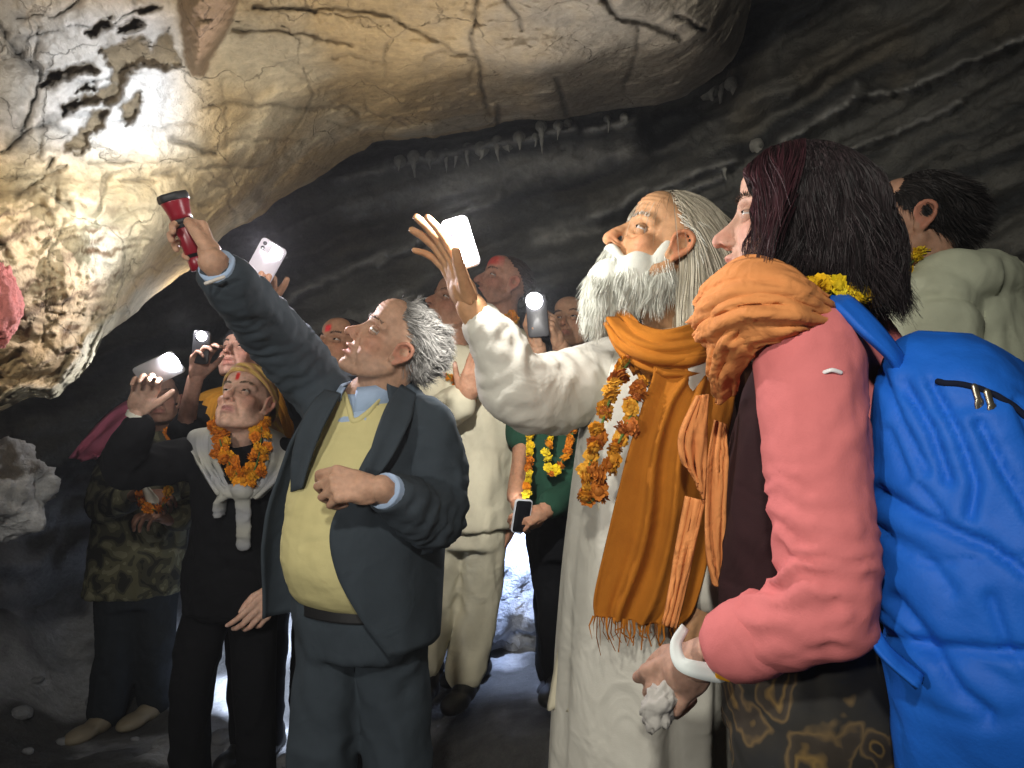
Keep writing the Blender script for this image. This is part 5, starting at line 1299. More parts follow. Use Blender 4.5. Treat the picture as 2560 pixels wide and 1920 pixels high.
# ================================================================== 9 short woman in green
def green_woman():
    f = nrm([-.3, -.95, 0]); D = 2.62; hip = P(1412, 1330, D); foot = np.array([P(1415, 1725, D)[0], D, P(1400, 1725, D)[2]])
    g = Fig('short visitor in dark green top and black trousers with hands at the waist', foot); g.sk = np.array([.44, .23, .14]); neck = P(1360, 985, D)
    g.head(P(1348, 915, D), (-.5, .1, .1), (0, 0, 1), neck, g.sk, .92, .0045, eyes=False)
    rt, nn = g.scalp(1800, (-.02, .5)); pl = g.strands(rt, nn * .3 + np.array([0, -.5, -.6]), .09, 7, .3, .3, 40, 2); g.hair('hair', [(pl, .0014, (.012, .01, .011), .4)], g.cap((-.02, .6)), (.008, .007, .008))
    shR, shL = P(1310, 1040, D), P(1450, 1040, D); elR, wrR = P(1300, 1150, D - .08), P(1288, 1240, D - .2); elL, wrL = P(1440, 1210, D - .1), P(1365, 1275, D - .24)
    g.hand(wrR, P(1300, 1300, D - .24) - wrR, nrm([.8, .1, 0]), 'R', (.5, .55, .6, .65), 'grip', arm=[elR + (shR - elR) * .3], scale=.9); g.hand(wrL, P(1320, 1290, D - .27) - wrL, nrm([-.2, .5, -.6]), 'L', (.5, .55, .6, .65), 'grip', arm=[elL], scale=.9)
    g.core([neck, hip]); g.core([neck, shR, elR, wrR], .03); g.core([neck, shL, elL, wrL], .03); g.body(); C = lambda v, u=1395: P(u, v, D)
    g.cloth('green_top', [torso([(C(1275, 1410), .155, .12), (C(1180, 1400), .15, .12), (C(1090, 1385), .15, .115), (C(1030, 1375), .13, .1), (C(990, 1362), .06, .06)], f), arm_tube([shR, elR + (shR - elR) * .55], [.062, .055]), arm_tube([shL, elL, wrL + (elL - wrL) * .2], [.062, .055, .045])], GREEN, .011, 3, .007, 10, 2)
    kn = [P(1388, 1500, D), P(1450, 1500, D)]; an = [P(1398, 1690, D), P(1445, 1690, D)]
    g.trousers(hip, kn, an, f, BLACK, .13, .11, (.078, .066, .060), .012, seed=3); g.shoes([np.array([a[0], a[1] - .02, foot[2]]) for a in an], f, SHOE_BLK)
    garland('yellow-orange marigold garland on the dark green top', [P(1330, 1040, D - .13), P(1325, 1120, D - .16), P(1322, 1190, D - .2), P(1318, 1235, D - .24)], 12, .021, ORANGE + YELLOW, 5, .15)
    garland('looped marigold garland over the dark green top', [P(1448, 1025, D - .14), P(1432, 1080, D - .17), P(1412, 1140, D - .19), P(1385, 1185, D - .2), P(1368, 1150, D - .2), P(1376, 1090, D - .19), P(1395, 1040, D - .16), P(1405, 1000, D - .12)], 22, .0205, ORANGE + YELLOW, 7, .18)
    phone('small pale phone in the hands of the green-topped visitor', P(1304, 1290, D - .285), nrm([.15, -.1, 1]), nrm([-.35, .75, -.55]), (.6, .62, .66), 0, L=.11, W_=.06)
    # ================================================================== 10 the bearded elder
def elder():
    f = nrm([-.86, -.5, 0]); right = np.cross(f, Z); left = -right; D = 1.50
    hip = P(1610, 1480, D); foot = np.array([P(1590, 1500, D)[0], D, .10])
    g = Fig('white bearded elder in white robe and saffron shawl raising one arm', foot); g.sk = np.array([.44, .24, .12]); neck = P(1672, 835, 1.50)
    g.head(P(1662, 626, 1.45), (-.90, -.11, .43), (.42, .03, .9), neck, g.sk, .98, .0031, gaze=(-.8, 0, .6), old=1.0, nose=1.15, brow_col=(.5, .48, .42), neck_r=.05)
    # beard: soft mass plus hairs
    bl = remesh([ell((0, .082, -.112), (.046, .040, .052)), ell((0, .070, -.155), (.036, .034, .045)), ell((-.043, .036, -.078), (.026, .045, .05)), ell((.043, .036, -.078), (.026, .045, .05)),
                 ell((-.058, .010, -.035), (.011, .020, .045)), ell((.058, .010, -.035), (.011, .020, .045)), ell((-.052, -.004, -.07), (.020, .03, .045)), ell((.052, -.004, -.07), (.020, .03, .045)), tube([(-.034, .072, -.07), (-.016, .098, -.051), (0, .104, -.0495), (.016, .098, -.051), (.034, .072, -.07)], [.010, .0115, .010, .0115, .010])], .004, 3)
    bn = normals(*bl); keep = ~((np.abs(bl[0][:, 0]) < .018) & (np.abs(bl[0][:, 2] + .066) < .005))
    i = g.rng.integers(0, len(bl[0]), 14000); rt, nn = bl[0][i], bn[i]; gl = g.R.T @ np.array([0, 0, -1.0])
    dirs = nn * .32 + gl * .7 + np.array([0, .05, -.45]) + g.rng.normal(0, .12, rt.shape)
    pl = g.strands(rt - nn * .003, dirs, g.rng.uniform(.018, .050, len(rt)), 8, .10, .22, 45, 3, 0)
    g.hair('beard', [(pl, .00055, (.64, .65, .57), .14)], bl, (.58, .59, .52))
    # long grey hair
    rt, nn = g.scalp(6500, (.045, .90)); dirs = nn * .25 + np.array([0, -.75, .0]) + gl * .5 + g.rng.normal(0, .08, rt.shape)
    pl = g.strands(rt, dirs, g.rng.uniform(.20, .31, len(rt)), 13, .30, .22, 18, 5, 1.13)
    rt, nn = g.scalp(4200, (-.02, .8), top=.05); m = rt[:, 1] < -.018; rt, nn = rt[m], nn[m]; pl2 = g.strands(rt, nn * .2 + gl * .9 + np.array([0, -.1, -.2]), g.rng.uniform(.16, .27, len(rt)), 12, .3, .2, 25, 6, 1.06)
    rt, nn = g.scalp(2600, (.03, .9), top=.06); m = rt[:, 1] > -.03; pl3 = g.strands(rt[m], nn[m] * .3 + np.array([0, -.8, -.2]), .05, 8, .1, .3, 30, 8, 1.05)
    g.hair('hair', [(pl, .0008, (.38, .34, .26), .3), (pl2, .0008, (.54, .50, .39), .25), (pl3, .0008, (.62, .62, .54), .2)], g.cap((.05, .90)), (.16, .13, .09))
    shR, shL = P(1560, 925, 1.60), P(1745, 960, 1.36); elR, wrR = P(1332, 985, 1.44), P(1178, 768, 1.37)
    g.hand(wrR, P(1118, 640, 1.36) - wrR, nrm([-.75, -.35, .1]), 'R', (.10, .12, .16, .22), 'open', scale=1.0, arm=[wrR * .5 + elR * .5], spread=.8)
    elL, wrL = P(1800, 1270, 1.32), P(1760, 1480, 1.30); g.hand(wrL, -Z, nrm([-.8, .3, 0]), 'L', (.3, .35, .4, .4), 'along', arm=[elL], voxel=.005)
    g.core([neck, hip]); g.core([neck, shR, elR, wrR], .03); g.core([neck, shL, elL, wrL], .03); g.body()
    # robe
    vv = [815, 850, 905, 980, 1100, 1250, 1450, 1700, 2000, 2420]; uu = [1668, 1668, 1660, 1650, 1640, 1622, 1606, 1598, 1592, 1588]
    hw = [.058, .085, .16, .185, .19, .19, .195, .205, .215, .23]; hd = [.058, .075, .105, .125, .14, .142, .146, .150, .156, .17]
    nr, nc = 90, 120; par = spline(np.array([vv, uu, hw, hd], float).T, nr); th = np.linspace(0, 2 * math.pi, nc); rows = []
    for i_, (v_, u_, w_, d_) in enumerate(par):
        t = i_ / nr; amp = .075 * sstep(.3, 1.0, t)
        pz = np.stack([np.cos(th) * 1.5, np.sin(th) * 1.5, np.full(nc, t * 1.1)], 1)
        k = 1 + amp * (np.sin(th * 9 + 3 * fbm(pz, 2, 3)) * .6 + np.sin(th * 17 + 4 * fbm(pz + 4, 2, 5)) * .3) + .03 * fbm(pz * 3, 3, 8) * sstep(.1, .3, t)
        rows.append(P(u_, v_, D)[None] + right * (np.cos(th) * w_ * k)[:, None] + f * (np.sin(th) * d_ * k)[:, None])
    s = sheet(np.array(rows), .004); rp = [(s[0], s[1], 0, None)]
    sl = remesh([arm_tube([shR + (neck - shR) * .3 - Z * .02, shR, elR, wrR + (elR - wrR) * .22], [.080, .080, .080, .046]), tube([elR + np.array([.0, 0, -.01]), elR - Z * .055 + np.array([.03, 0, 0])], [.068, .02])], .008, 5)
    Ve = g.fold(sl[0], sl[1], .006, 8, 3, (1, 1, 1))
    for c_, ax_ in ((elR, wrR - shR), (shR * .5 + elR * .5, elR - shR), (wrR * .6 + elR * .4, wrR - elR)):
        Ve = creases(Ve, normals(Ve, sl[1]), c_, ax_, .12, .055, .003)
    rp.append((Ve, sl[1], 0, None))
    sl2 = remesh([arm_tube([shL, elL, wrL + (elL - wrL) * .1], [.08, .07, .055])], .011, 3); rp.append((sl2[0], sl2[1], 0, None))
    obj('robe', rp, [WHITE], g.root)
    bp = drape([(P(1448, 1240, 1.52), P(1500, 1260, 1.40)), (P(1428, 1450, 1.53), P(1490, 1450, 1.42)), (P(1395, 1620, 1.54), P(1460, 1620, 1.44)), (P(1368, 1770, 1.54), P(1440, 1785, 1.45))], 40, 14, 1.5, .008, 3); obj('robe_panel', [(bp[0], bp[1], 0, None)], [CREAM], g.root)
    # brown waistcoat, mostly in the dark
    v = [(P(1790, 905, 1.42), .05, .05), (P(1770, 960, 1.42), .15, .12), (P(1755, 1150, 1.42), .16, .13), (P(1745, 1400, 1.42), .165, .14), (P(1735, 1560, 1.42), .165, .14)]
    g.cloth('waistcoat', [torso([(p + np.array([.02, .02, 0]), a, b) for p, a, b in v], f)], BROWNV, .011, 3, .008, 9, 4)
    # saffron shawl
    s1 = drape([(P(1625, 850, 1.36), P(1775, 850, 1.37)), (P(1635, 930, 1.31), P(1835, 915, 1.31)), (P(1608, 1010, 1.285), P(1835, 1010, 1.265)), (P(1565, 1150, 1.265), P(1800, 1180, 1.25)), (P(1520, 1330, 1.262), P(1775, 1370, 1.25)), (P(1484, 1490, 1.262), P(1735, 1520, 1.25)), (P(1484, 1545, 1.265), P(1695, 1566, 1.255))], 80, 60, 2.6, .011, 4, .004, .6, nrm([-.3, -.95, 0]))
    sh = [(s1[0], s1[1], 0, None)]
    axn = P(1680, 850, 1.50)
    for pp, wd, fo, am, bu, sd in (([(1556, 812, 1.42), (1590, 862, 1.375), (1655, 893, 1.335), (1735, 885, 1.345), (1795, 850, 1.43), (1785, 815, 1.56), (1700, 800, 1.62)], [.05, .08, .10, .11, .11, .10, .08], 4, .009, .030, 3),
                                   ([(1548, 800, 1.43), (1575, 835, 1.39), (1590, 880, 1.37), (1600, 935, 1.35)], [.05, .06, .05, .02], 2, .006, .014, 6),
                                   ([(1640, 915, 1.33), (1720, 915, 1.32), (1790, 890, 1.37), (1815, 870, 1.45)], [.05, .09, .10, .08], 3, .009, .024, 9)):
        s_ = wrap([P(*x) for x in pp], np.array(wd), axn, fo, am, bu, sd, thick=.005); sh.append((s_[0], s_[1], 0, None))
    r_ = np.random.default_rng(3); fr = []
    for k in range(46):
        x = k / 45; a = P(1484, 1545, 1.264) * (1 - x) + P(1695, 1566, 1.254) * x; ln = r_.uniform(.012, .05) * (1.6 if .3 < x < .36 or x < .06 else 1)
        fr.append(np.array([a + Z * .004, a - Z * ln * .5 + r_.normal(0, .003, 3), a - Z * ln + r_.normal(0, .006, 3)]))
    fv, fq = ribbons(np.array(fr), np.full(46, .0022), r_, .5); sh.append((fv, fq, 0, None))
    obj('saffron_shawl', sh, [SAFFRON], g.root)
    garland('rust and orange marigold garland hanging down the front of the white robe', [P(1575, 900, 1.34), P(1540, 960, 1.30), P(1505, 1060, 1.285), P(1478, 1150, 1.28), P(1462, 1225, 1.28), P(1470, 1255, 1.28), P(1492, 1235, 1.28), P(1520, 1160, 1.275), P(1560, 1080, 1.27), P(1590, 1010, 1.275), P(1612, 950, 1.29)], 44, .0175, RUST, 4, .30)
    ph = phone('phone glaring white in the raised hand of the bearded elder', P(1152, 608, 1.335), nrm([-.32, .0, 1]), nrm([.15, -1, -.1]), (.75, .72, .75), 0, L=.095, W_=.05, wide_flash=(.019, .040))
    lamp('torch_light', 'POINT', P(1150, 535, 1.30), 9, (1, .96, .93), size=.012, parent=ph)
    lamp('torch_light', 'SPOT', P(1146, 600, 1.385), 58, (1, .97, .92), aim=P(1275, 1160, 2.7), angle=56, blend=.9, size=.012, parent=ph)


# ================================================================== 11 woman in pink with the blue backpack
def pink_woman():
    f = nrm([-.75, .65, 0]); right = np.cross(f, Z); left = -right; back = -f
    D = 1.12; hip = P(2070, 1640, D); foot = np.array([hip[0], D, .13])
    g = Fig('dark haired woman in coral pink top with peach scarf', foot); g.sk = np.array([.50, .30, .22]); neck = P(2030, 780, 1.10)
    g.head(P(1988, 566, 1.09), (-.92, .34, .12), (.12, .05, 1), neck, g.sk, .96, .0034, gaze=(-1, .2, .3), nose=.95, neck_r=.05, ears=False)
    gl = g.R.T @ np.array([0, 0, -1.0])
    HC_ = dict(c=(0, -.008, .034)); rt, nn = g.scalp(15000, (-.01, .60), r=(.088, .107, .099), **HC_); out = nn * .06 + np.array([0, -.16, .0]) + gl * .85 + g.rng.normal(0, .07, rt.shape)
    pl = g.strands(rt, out, np.clip((rt[:, 2] + .10) * 1.02 + .018 + g.rng.normal(0, .012, len(rt)), .05, .3), 15, .30, .16, 24, 5, 1.12)
    wv_ = np.linspace(0, 1, 15)[None, :]; ph_ = 5 * fbm(rt * 16, 2, 9)[:, None]; pl = pl + (.012 * wv_ * np.sin(wv_ * 12 + ph_))[..., None] * nn[:, None] + (.011 * wv_ * np.cos(wv_ * 10 + ph_ * 1.7))[..., None] * np.array([0, 1.0, 0])
    rt, nn = g.scalp(5200, (.0, .60), r=(.090, .109, .101), **HC_); m = rt[:, 1] > 0.0
    sg = np.sign(rt[m][:, :1]) * np.array([[1.0, 0, 0]]); pl2 = g.strands(rt[m], nn[m] * .1 + sg * .7 + np.array([0, .05, -.25]), g.rng.uniform(.08, .20, m.sum()), 12, .2, .25, 16, 7, 1.12)
    for q_ in (pl, pl2):                                  # keep the face free
        lim = .060 + .55 * np.clip(q_[:, :, 2] - .03, 0, .2) + .010 * vnoise(q_.reshape(-1, 3) * 30, 3).reshape(q_.shape[:2]); q_[:, :, 1] = np.minimum(q_[:, :, 1], lim)
    g.hair('hair', [(pl, .0007, (.018, .012, .013), .6), (pl2, .0007, (.036, .010, .014), .5)], g.cap((.025, .60), r=(.085, .103, .096), **HC_), (.010, .007, .008))
    shL, elL, wrL = P(2020, 905, .985), P(2062, 1500, .90), P(1745, 1650, 1.01)
    hd = P(1640, 1735, 1.06) - wrL
    g.hand(wrL, hd, nrm([-.1, .75, -.6]), 'L', (.35, .45, .5, .55), 'along', arm=[wrL * .5 + elL * .5], skin=g.sk * .9)
    shR = P(2140, 870, 1.25); elR, wrR = P(2080, 1250, 1.33), P(1900, 1450, 1.3); g.hand(wrR, -Z + f * .5, nrm([.3, -.5, 0]), 'R', (.3, .35, .4, .4), 'along', arm=[elR], voxel=.005)
    g.core([neck, hip]); g.core([neck, shL, elL, wrL], .03); g.core([neck, shR, elR, wrR], .03); g.body()
    C = lambda v, u=2090, dd=1.13: P(u, v, dd)
    g.cloth('pink_top', [torso([(C(1120, 2120), .13, .075), (C(1000, 2115), .15, .085), (C(900, 2100), .155, .085), (C(840, 2080), .12, .075), (C(785, 2050), .06, .058)], f),
                         arm_tube([shL + (neck - shL) * .45 + Z * .01, shL, shL * .45 + elL * .55 + np.array([0, -.004, 0]), elL, P(1855, 1602, .955)], [.060, .071, .064, .058, .048]), tube([elL + Z * .02, elL + np.array([.01, -.005, -.02])], [.06, .052]),
                         ell(shL + (neck - shL) * .3 - Z * .03, (.075, .075, .07)), tube([shL + Z * .01, neck + left * .06 - Z * .01], [.055, .045]), arm_tube([shR, elR, wrR], [.07, .06, .05]),
                         tube([P(2185, 880, 1.10), P(2185, 960, 1.06), P(2165, 1060, 1.03)], [.045, .05, .035])], PINK, .0062, 4, .0025, 9, 6, (1, 1, 1), creas=[(elL + np.array([-.05, .03, .04]), elL - shL, .10, .034, .006, None), (elL, np.array([.5, 0, -.8]), .09, .036, .003, None), (shL - Z * .08 + np.array([.05, 0, 0]), np.array([.7, 0, -.6]), .10, .05, .004, None)])
    # rolled cuff
    dv = nrm(P(1855, 1602, .955) - elL); cf = tube([P(1895, 1588, .945), P(1850, 1604, .957)], [.0535, .0515], n=26, k=8); obj('cuff', [(g.fold(cf[0], cf[1][0], .002, 30, 3, (1, 1, 1)), cf[1], 0, None)], [PINK], g.root)
    t = tube([P(2062, 930, .905), P(2080, 925, .902), P(2102, 931, .904)], .0028, n=8, flat=.6); obj('sleeve_mark', [(t[0], t[1], 0, None)], [plain('reflective_white', (.8, .78, .78), .4)], g.root)
    # dark vest worn under the top, in the shade of the arm
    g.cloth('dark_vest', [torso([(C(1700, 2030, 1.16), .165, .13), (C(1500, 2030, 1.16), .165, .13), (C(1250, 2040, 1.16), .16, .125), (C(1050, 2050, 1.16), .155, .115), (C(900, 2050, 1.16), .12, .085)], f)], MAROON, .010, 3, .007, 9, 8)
    fz = foot[2]; kn = [P(2130, 2050, 1.16), P(2010, 2050, 1.05)]; an = [np.array([kn[0][0], 1.16, fz + .06]), np.array([kn[1][0], 1.06, fz + .06])]
    g.trousers(hip - Z * .02, kn, an, f, PAISLEY, .175, .14, (.105, .095, .075), .011, .012, seed=4); g.shoes([np.array([a[0], a[1], fz]) for a in an], f, SHOE_BLK)
    # peach scarf: bundle at the neck and hanging tails
    axn = P(1950, 770, 1.12); sp = []
    for pp, wd, fo, am, bu, sd in (([(2030, 770, .985), (1960, 748, .96), (1880, 742, .975), (1815, 765, 1.03), (1790, 790, 1.10), (1820, 790, 1.19)], [.05, .085, .10, .10, .08, .06], 4, .008, .030, 2),
                                   ([(2010, 800, .97), (1950, 790, .945), (1880, 790, .96), (1822, 815, 1.02), (1800, 835, 1.08)], [.04, .07, .085, .08, .05], 4, .008, .026, 5),
                                   ([(2000, 740, 1.0), (1940, 712, .985), (1870, 705, 1.0), (1812, 735, 1.05), (1790, 765, 1.11)], [.04, .06, .075, .07, .05], 3, .007, .024, 8),
                                   ([(1905, 800, .955), (1852, 828, .985), (1822, 872, 1.02), (1816, 920, 1.05), (1832, 972, 1.08)], [.06, .075, .07, .05, .02], 4, .008, .022, 11)):
        s_ = wrap([P(*x) for x in pp], np.array(wd), axn, fo, am, bu, sd, thick=.005); sp.append((s_[0], s_[1], 0, None))
    for pairs, fo, am in (([(P(1742, 990, 1.16), P(1768, 985, 1.16)), (P(1702, 1080, 1.15), P(1768, 1085, 1.15)), (P(1705, 1150, 1.15), P(1765, 1170, 1.15)), (P(1738, 1190, 1.15), P(1758, 1250, 1.15))], 3, .006),
                          ([(P(1790, 1050, 1.17), P(1812, 1060, 1.17)), (P(1770, 1150, 1.16), P(1818, 1150, 1.16)), (P(1762, 1300, 1.15), P(1815, 1300, 1.15)), (P(1770, 1400, 1.15), P(1810, 1420, 1.15)), (P(1785, 1462, 1.15), P(1810, 1470, 1.15))], 4, .006),
                          ([(P(1715, 1240, 1.18), P(1760, 1250, 1.17)), (P(1690, 1380, 1.17), P(1735, 1380, 1.16)), (P(1675, 1480, 1.16), P(1712, 1480, 1.16)), (P(1655, 1560, 1.15), P(1690, 1570, 1.15))], 3, .006)):
        s = drape(pairs, 44, 22, fo, am, 3 + fo, .004, .5); sp.append((s[0], s[1], 0, None))
    obj('peach_scarf', sp, [PEACH], g.root)
    # bracelet strap
    st = spline([P(1712, 1568, .985), P(1690, 1610, .965), P(1700, 1655, .95), P(1735, 1672, .945), P(1790, 1682, .955), P(1806, 1676, .96)], 26); ng = nrm(np.gradient(st, axis=0)); sd = nrm(np.cross(ng, np.array([0, -1.0, .2])))
    wv = np.linspace(.006, .0135, 26)[:, None]; s = sheet(np.stack([st - sd * wv, st - sd * wv * .3, st + sd * wv * .3, st + sd * wv], 1), .003); obj('bracelet', [(s[0], s[1], 0, None)], [plain('white_ribbon', (.72, .78, .76), .5)], g.root)
    s = xf(rbox(.030, .024, .006, .004), rot_to(np.array([.3, 0, 1.0]), np.array([0, -1, 0])), P(1812, 1672, .955)); obj('bracelet_clasp', [(s[0], s[1], 0, None)], [plain('amber_clasp', (.75, .36, .02), .35)], g.root)
    garland('yellow marigold garland round the neck under the dark hair', [P(1980, 700, 1.03), P(2010, 715, 1.0), P(2050, 725, .985), P(2090, 728, .985), P(2130, 738, 1.0), P(2170, 745, 1.03)], 17, .0165, YELLOW, 6, .30, True)
    # a crumpled white tissue in the hand
    V, Fc = ell((0, 0, 0), (.024, .020, .036), n=40); nq = nrm(V); V = V * (1 + .30 * ridged(nq * 2.1, 2, 3) + .16 * ridged(nq * 4.5, 2, 6) - .15)[:, None]
    o = obj('tissue', [(V @ rot_to(np.array([.3, .9, 0]), np.array([.35, 0, 1.0])).T + P(1650, 1768, 1.035), Fc, 0, None)], [cloth('white_paper', (.52, .50, .46), wr=.5, weave=90)]); o['label'] = 'crumpled white tissue in the hand of the woman in pink'; o['category'] = 'tissue'
    # ---- backpack
    BLUE = cloth('blue_nylon', (.016, .16, .70), (.010, .11, .55), rough=.55, wr=.4, scale=6, weave=260); DBL = cloth('navy_lining', (.008, .012, .03)); 
    bc = np.array([P(2075, 1350, D)[0], D, 0]) + back * .225 + np.array([-.025, -.005, 0])
    k = empty('backpack', (bc[0], bc[1], .98), 'bright blue nylon backpack on the back of the woman in pink', 'backpack')
    B = lambda x, y, z: bc + left * x + back * y + Z * z                                  # x to her left, y away from her back
    zt = [1.525, 1.50, 1.44, 1.34, 1.20, 1.06, .94, .90]; hw = [.05, .10, .145, .165, .180, .182, .165, .09]; hd = [.03, .065, .095, .115, .13, .132, .115, .06]; lean = [-.05, -.045, -.03, -.01, .01, .015, .0, -.01]
    secs = [(B(0, l, z), a, b) for z, a, b, l in zip(zt, hw, hd, lean)]
    V, Q = remesh([torso(secs, f, n=40, expo=3.0)], .0055, 3); N = normals(V, Q); p = V * np.array([1, 1, .75])
    dg = np.stack([V @ (left * .55 + Z * .85), V @ (left * .85 - Z * .5), V @ back], 1)
    c1 = vnoise(dg * np.array([8, 1.8, 3]) + .25 * fbm(V * 5, 2, 3)[:, None], 3); c2 = vnoise(dg * np.array([14, 3.5, 6]) + .3 * fbm(V * 8, 2, 4)[:, None], 8)
    V = V + N * (.018 * ridged(dg * np.array([4.5, 1.5, 2]), 1, 3) - .012 * np.exp(-(c1 / .07) ** 2) - .004 * np.exp(-(c2 / .07) ** 2) + .004 * fbm(dg * 6, 2, 5))[:, None]
    px = np.stack([1280 + V[:, 0] / V[:, 1] * F, 960 - (V[:, 2] - HC) / V[:, 1] * F], 1) + 9 * np.stack([fbm(V * 9, 2, 5), fbm(V * 9, 2, 6)], 1); fro = (N @ np.array([-.3, -1, 0])) > 0
    for pl_, w_, a_ in (([(2205, 940), (2255, 1060), (2320, 1180)], 12, .016), ([(2262, 960), (2330, 1080), (2372, 1200)], 13, .020), ([(2330, 960), (2400, 1090), (2440, 1215), (2430, 1290)], 12, .018), ([(2200, 1230), (2290, 1290), (2390, 1330), (2480, 1370), (2570, 1440)], 14, .022),
                        ([(2450, 1060), (2510, 1180), (2580, 1290)], 13, .018), ([(2210, 1330), (2320, 1400), (2380, 1480)], 16, .012), ([(2240, 1500), (2330, 1610), (2400, 1730), (2470, 1790)], 16, .022), ([(2480, 1500), (2520, 1620), (2580, 1700)], 15, .014), ([(2300, 1220), (2360, 1290)], 10, .012), ([(2225, 1080), (2275, 1200)], 10, .012), ([(2540, 1000), (2600, 1130)], 12, .014)):
        dd = seg_dist(px, pl_); V = V + N * (fro * .42 * (-a_ * np.exp(-(dd / (w_ * 1.05)) ** 2) + .35 * a_ * np.exp(-((dd - 2.6 * w_) / (2.2 * w_)) ** 2)))[:, None]
    bd = obj('pack_body', [(V, Q, 0, None)], [BLUE], k); V0, N0 = V, N
    V, Q = remesh([torso([(B(.0, .09 + l, z), a, b) for z, a, b, l in ((1.25, .09, .05, 0), (1.22, .125, .07, .01), (1.12, .135, .078, .015), (1.04, .13, .072, .01), (1.01, .10, .05, 0))], f, n=36, expo=3.2)], .0075, 3)
    V = V + normals(V, Q) * (.014 * ridged(V * np.array([8, 8, 5]), 2, 13) - .012 * np.exp(-(vnoise(V * np.array([12, 12, 8]), 6) / .1) ** 2))[:, None]; obj('front_pocket', [(V, Q, 0, None)], [BLUE], k)
    st = drape([(P(2040, 742, 1.0), P(2078, 728, 1.03)), (P(2085, 765, .955), P(2130, 752, .975)), (P(2150, 830, .93), P(2190, 808, .945)), (P(2215, 890, .925), P(2240, 868, .935)), (P(2240, 925, .93), P(2262, 905, .94))], 30, 8, .5, .002, 3, .010); obj('shoulder_strap', [(st[0], st[1], 0, None)], [BLUE], k)
    st = drape([(P(2158, 1570, .885), P(2178, 1545, .89)), (P(2200, 1640, .85), P(2225, 1620, .86)), (P(2290, 1720, .83), P(2310, 1690, .84))], 16, 8, .5, .002, 3, .006); obj('lower_strap', [(st[0], st[1], 0, None)], [BLUE], k)
    ME = plain('zip_metal', (.42, .38, .30), .3, .9)
    px = np.stack([1280 + V0[:, 0] / V0[:, 1] * F, 960 - (V0[:, 2] - HC) / V0[:, 1] * F], 1); fr0 = (N0 @ np.array([-.3, -1, 0])) > .2
    zpts = np.array([V0[np.argmin(((px - a_) ** 2).sum(1) + 1e7 * ~fr0)] for a_ in spline([(2345, 958), (2400, 962), (2480, 985), (2555, 1030), (2620, 1090)], 16)]); zpts[1:-1] = (zpts[:-2] + zpts[1:-1] + zpts[2:]) / 3
    zp = tube(zpts, .0042, n=8, k=50); obj('zip', [(zp[0], zp[1], 0, None)], [DBL], bd)
    for pu, pv_ in ((2425, 968), (2462, 980)):
        a = V0[np.argmin(((px - (pu, pv_)) ** 2).sum(1) + 1e7 * ~fr0)] + np.array([0, -.006, 0])
        t1 = tube([a, a - Z * .018 + np.array([.002, -.005, 0])], .0045, n=8, flat=.5); t2 = tube([a - Z * .018 + np.array([.002, -.005, 0]), a - Z * .05 + np.array([.006, -.004, 0])], .0062, n=8, flat=.35)
        o = obj('zip_pull', [(t1[0], t1[1], 0, None), (t2[0], t2[1], 0, None)], [ME], bd)
    return g


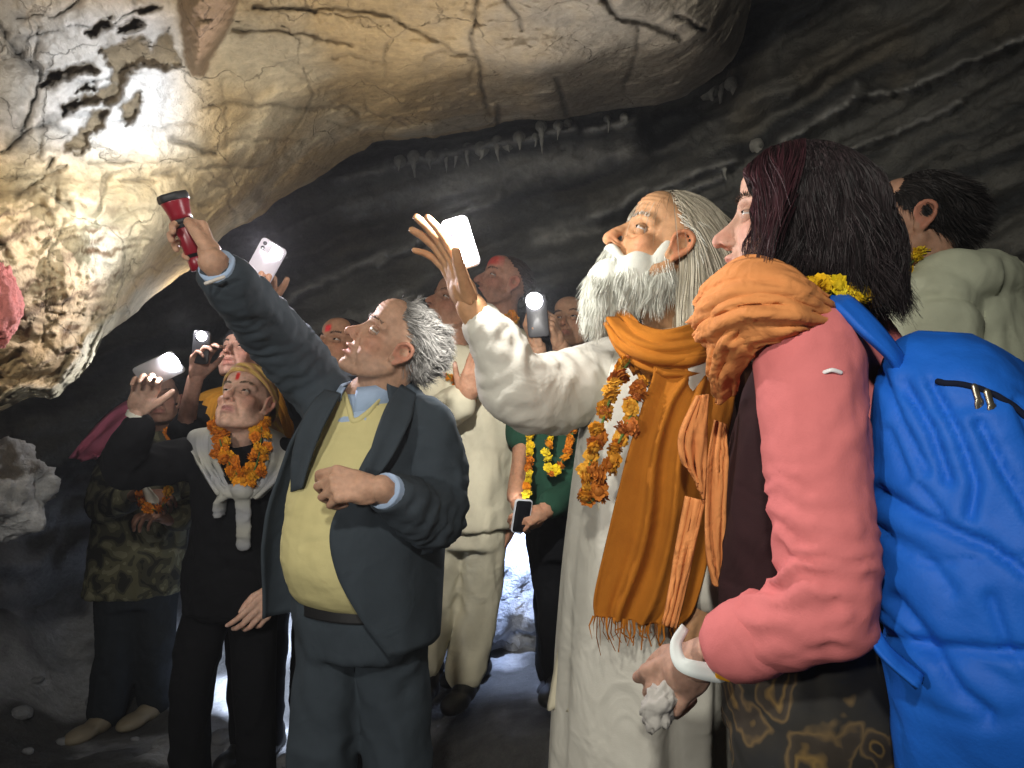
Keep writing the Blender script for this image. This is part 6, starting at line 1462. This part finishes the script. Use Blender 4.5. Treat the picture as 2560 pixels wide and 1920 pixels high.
# ================================================================== 12 man in pale hoodie
def hoodie_man():
    f = nrm([-.85, .5, 0]); right = np.cross(f, Z); left = -right; D = 1.68
    hip = P(2400, 1450, D); foot = np.array([hip[0], D, .18])
    g = Fig('man with short dark hair in pale green hoodie behind the blue backpack', foot); g.sk = np.array([.46, .26, .17]); neck = P(2345, 690, 1.66)
    g.head(P(2293, 568, 1.63), (-.86, .38, .12), (.12, .1, 1), neck, g.sk, 1.02, .0038, eyes=True)
    rt, nn = g.scalp(6000, (-.005, .75), r=(.081, .101, .092)); pl = g.strands(rt, nn * .15 + np.array([0, -.6, -.35]) + g.rng.normal(0, .10, rt.shape), g.rng.uniform(.02, .04, len(rt)), 6, .08, .25, 30, 3, 1.05)
    g.hair('hair', [(pl, .0009, (.016, .013, .012), .5)], g.cap((-.005, .75), r=(.080, .100, .091)), (.008, .007, .007))
    shL, shR = P(2330, 800, 1.54), P(2480, 780, 1.80); elL, wrL = P(2330, 1100, 1.5), P(2230, 1250, 1.45); elR, wrR = P(2470, 1100, 1.8), P(2380, 1250, 1.75)
    g.hand(wrL, f - Z * .3, nrm([.2, .5, -.5]), 'L', (.3, .35, .4, .4), 'along', arm=[elL], voxel=.005); g.hand(wrR, f - Z * .3, nrm([.2, .5, -.5]), 'R', (.3, .35, .4, .4), 'along', arm=[elR], voxel=.005)
    g.core([neck, hip]); g.core([neck, shL, elL, wrL], .03); g.core([neck, shR, elR, wrR], .03); g.body()
    C = lambda v, u=2415: P(u, v, D)
    g.cloth('hoodie', [torso([(C(1480), .18, .14), (C(1200, 2415), .18, .14), (C(1000, 2420), .185, .145), (C(850, 2420), .19, .135), (C(760, 2400), .165, .115), (C(700, 2375), .10, .085)], f),
                       arm_tube([shL + (neck - shL) * .3, shL, elL, wrL + (elL - wrL) * .1], [.08, .086, .075, .055]), arm_tube([shR, elR, wrR], [.085, .075, .055]),
                       tube([P(2420, 690, 1.52), P(2480, 700, 1.60), P(2520, 740, 1.70), P(2500, 720, 1.8)], [.045, .058, .062, .05]), tube([P(2330, 690, 1.55), P(2400, 680, 1.53), P(2470, 720, 1.60)], [.035, .045, .05])], PALEGREEN, .0095, 4, .009, 9, 5)
    s = drape([(P(2300, 860, 1.44), P(2330, 850, 1.44)), (P(2380, 910, 1.43), P(2385, 890, 1.43)), (P(2430, 935, 1.44), P(2432, 920, 1.44))], 14, 6, 1, .004, 3); 
    g.trousers(hip - Z * .03, [np.array([hip[0] - .08, D - .08, .65]), np.array([hip[0] + .08, D + .08, .65])], [np.array([hip[0] - .08, D - .08, .26]), np.array([hip[0] + .08, D + .08, .26])], f, JEANS, voxel=.014); g.shoes([np.array([hip[0] - .08, D - .08, .18]), np.array([hip[0] + .08, D + .08, .18])], f, SHOE_BLK)
    garland('small yellow marigold garland at the collar of the pale hoodie', [P(2245, 700, 1.56), P(2262, 680, 1.55), P(2285, 650, 1.55), P(2312, 625, 1.58)], 9, .018, YELLOW, 4, .3)


for fn in (man_in_suit, woman_headscarf, camo_person, beanie_person, tall_phone_person, kurta_man, red_brow_person, phone_hands_person, green_woman, elder, pink_woman, hoodie_man):
    fn()
build_floor()
# ------------------------------------------------------------------ thin haze added to give the lamps a bloom-like halo
hm = bpy.data.materials.new('glow_haze'); hm.use_nodes = True; nt = hm.node_tree; nt.nodes.remove(nt.nodes['Principled BSDF'])
pv = nt.nodes.new('ShaderNodeVolumePrincipled'); pv.inputs['Color'].default_value = (.9, .93, 1, 1); pv.inputs['Density'].default_value = 0.0055; pv.inputs['Anisotropy'].default_value = 0.35
nt.links.new(pv.outputs['Volume'], nt.nodes['Material Output'].inputs['Volume'])
b0 = np.array([(x, y, z) for x in (-8, 8) for y in (-3, 9) for z in (-2.5, 7.5)], float)
hz = obj('haze', [(b0, np.array([(0, 1, 3, 2), (4, 6, 7, 5), (0, 4, 5, 1), (2, 3, 7, 6), (0, 2, 6, 4), (1, 5, 7, 3)]), 0, None)], [hm], smooth=False); hz['kind'] = 'stuff'
SC.cycles.volume_bounces = 0
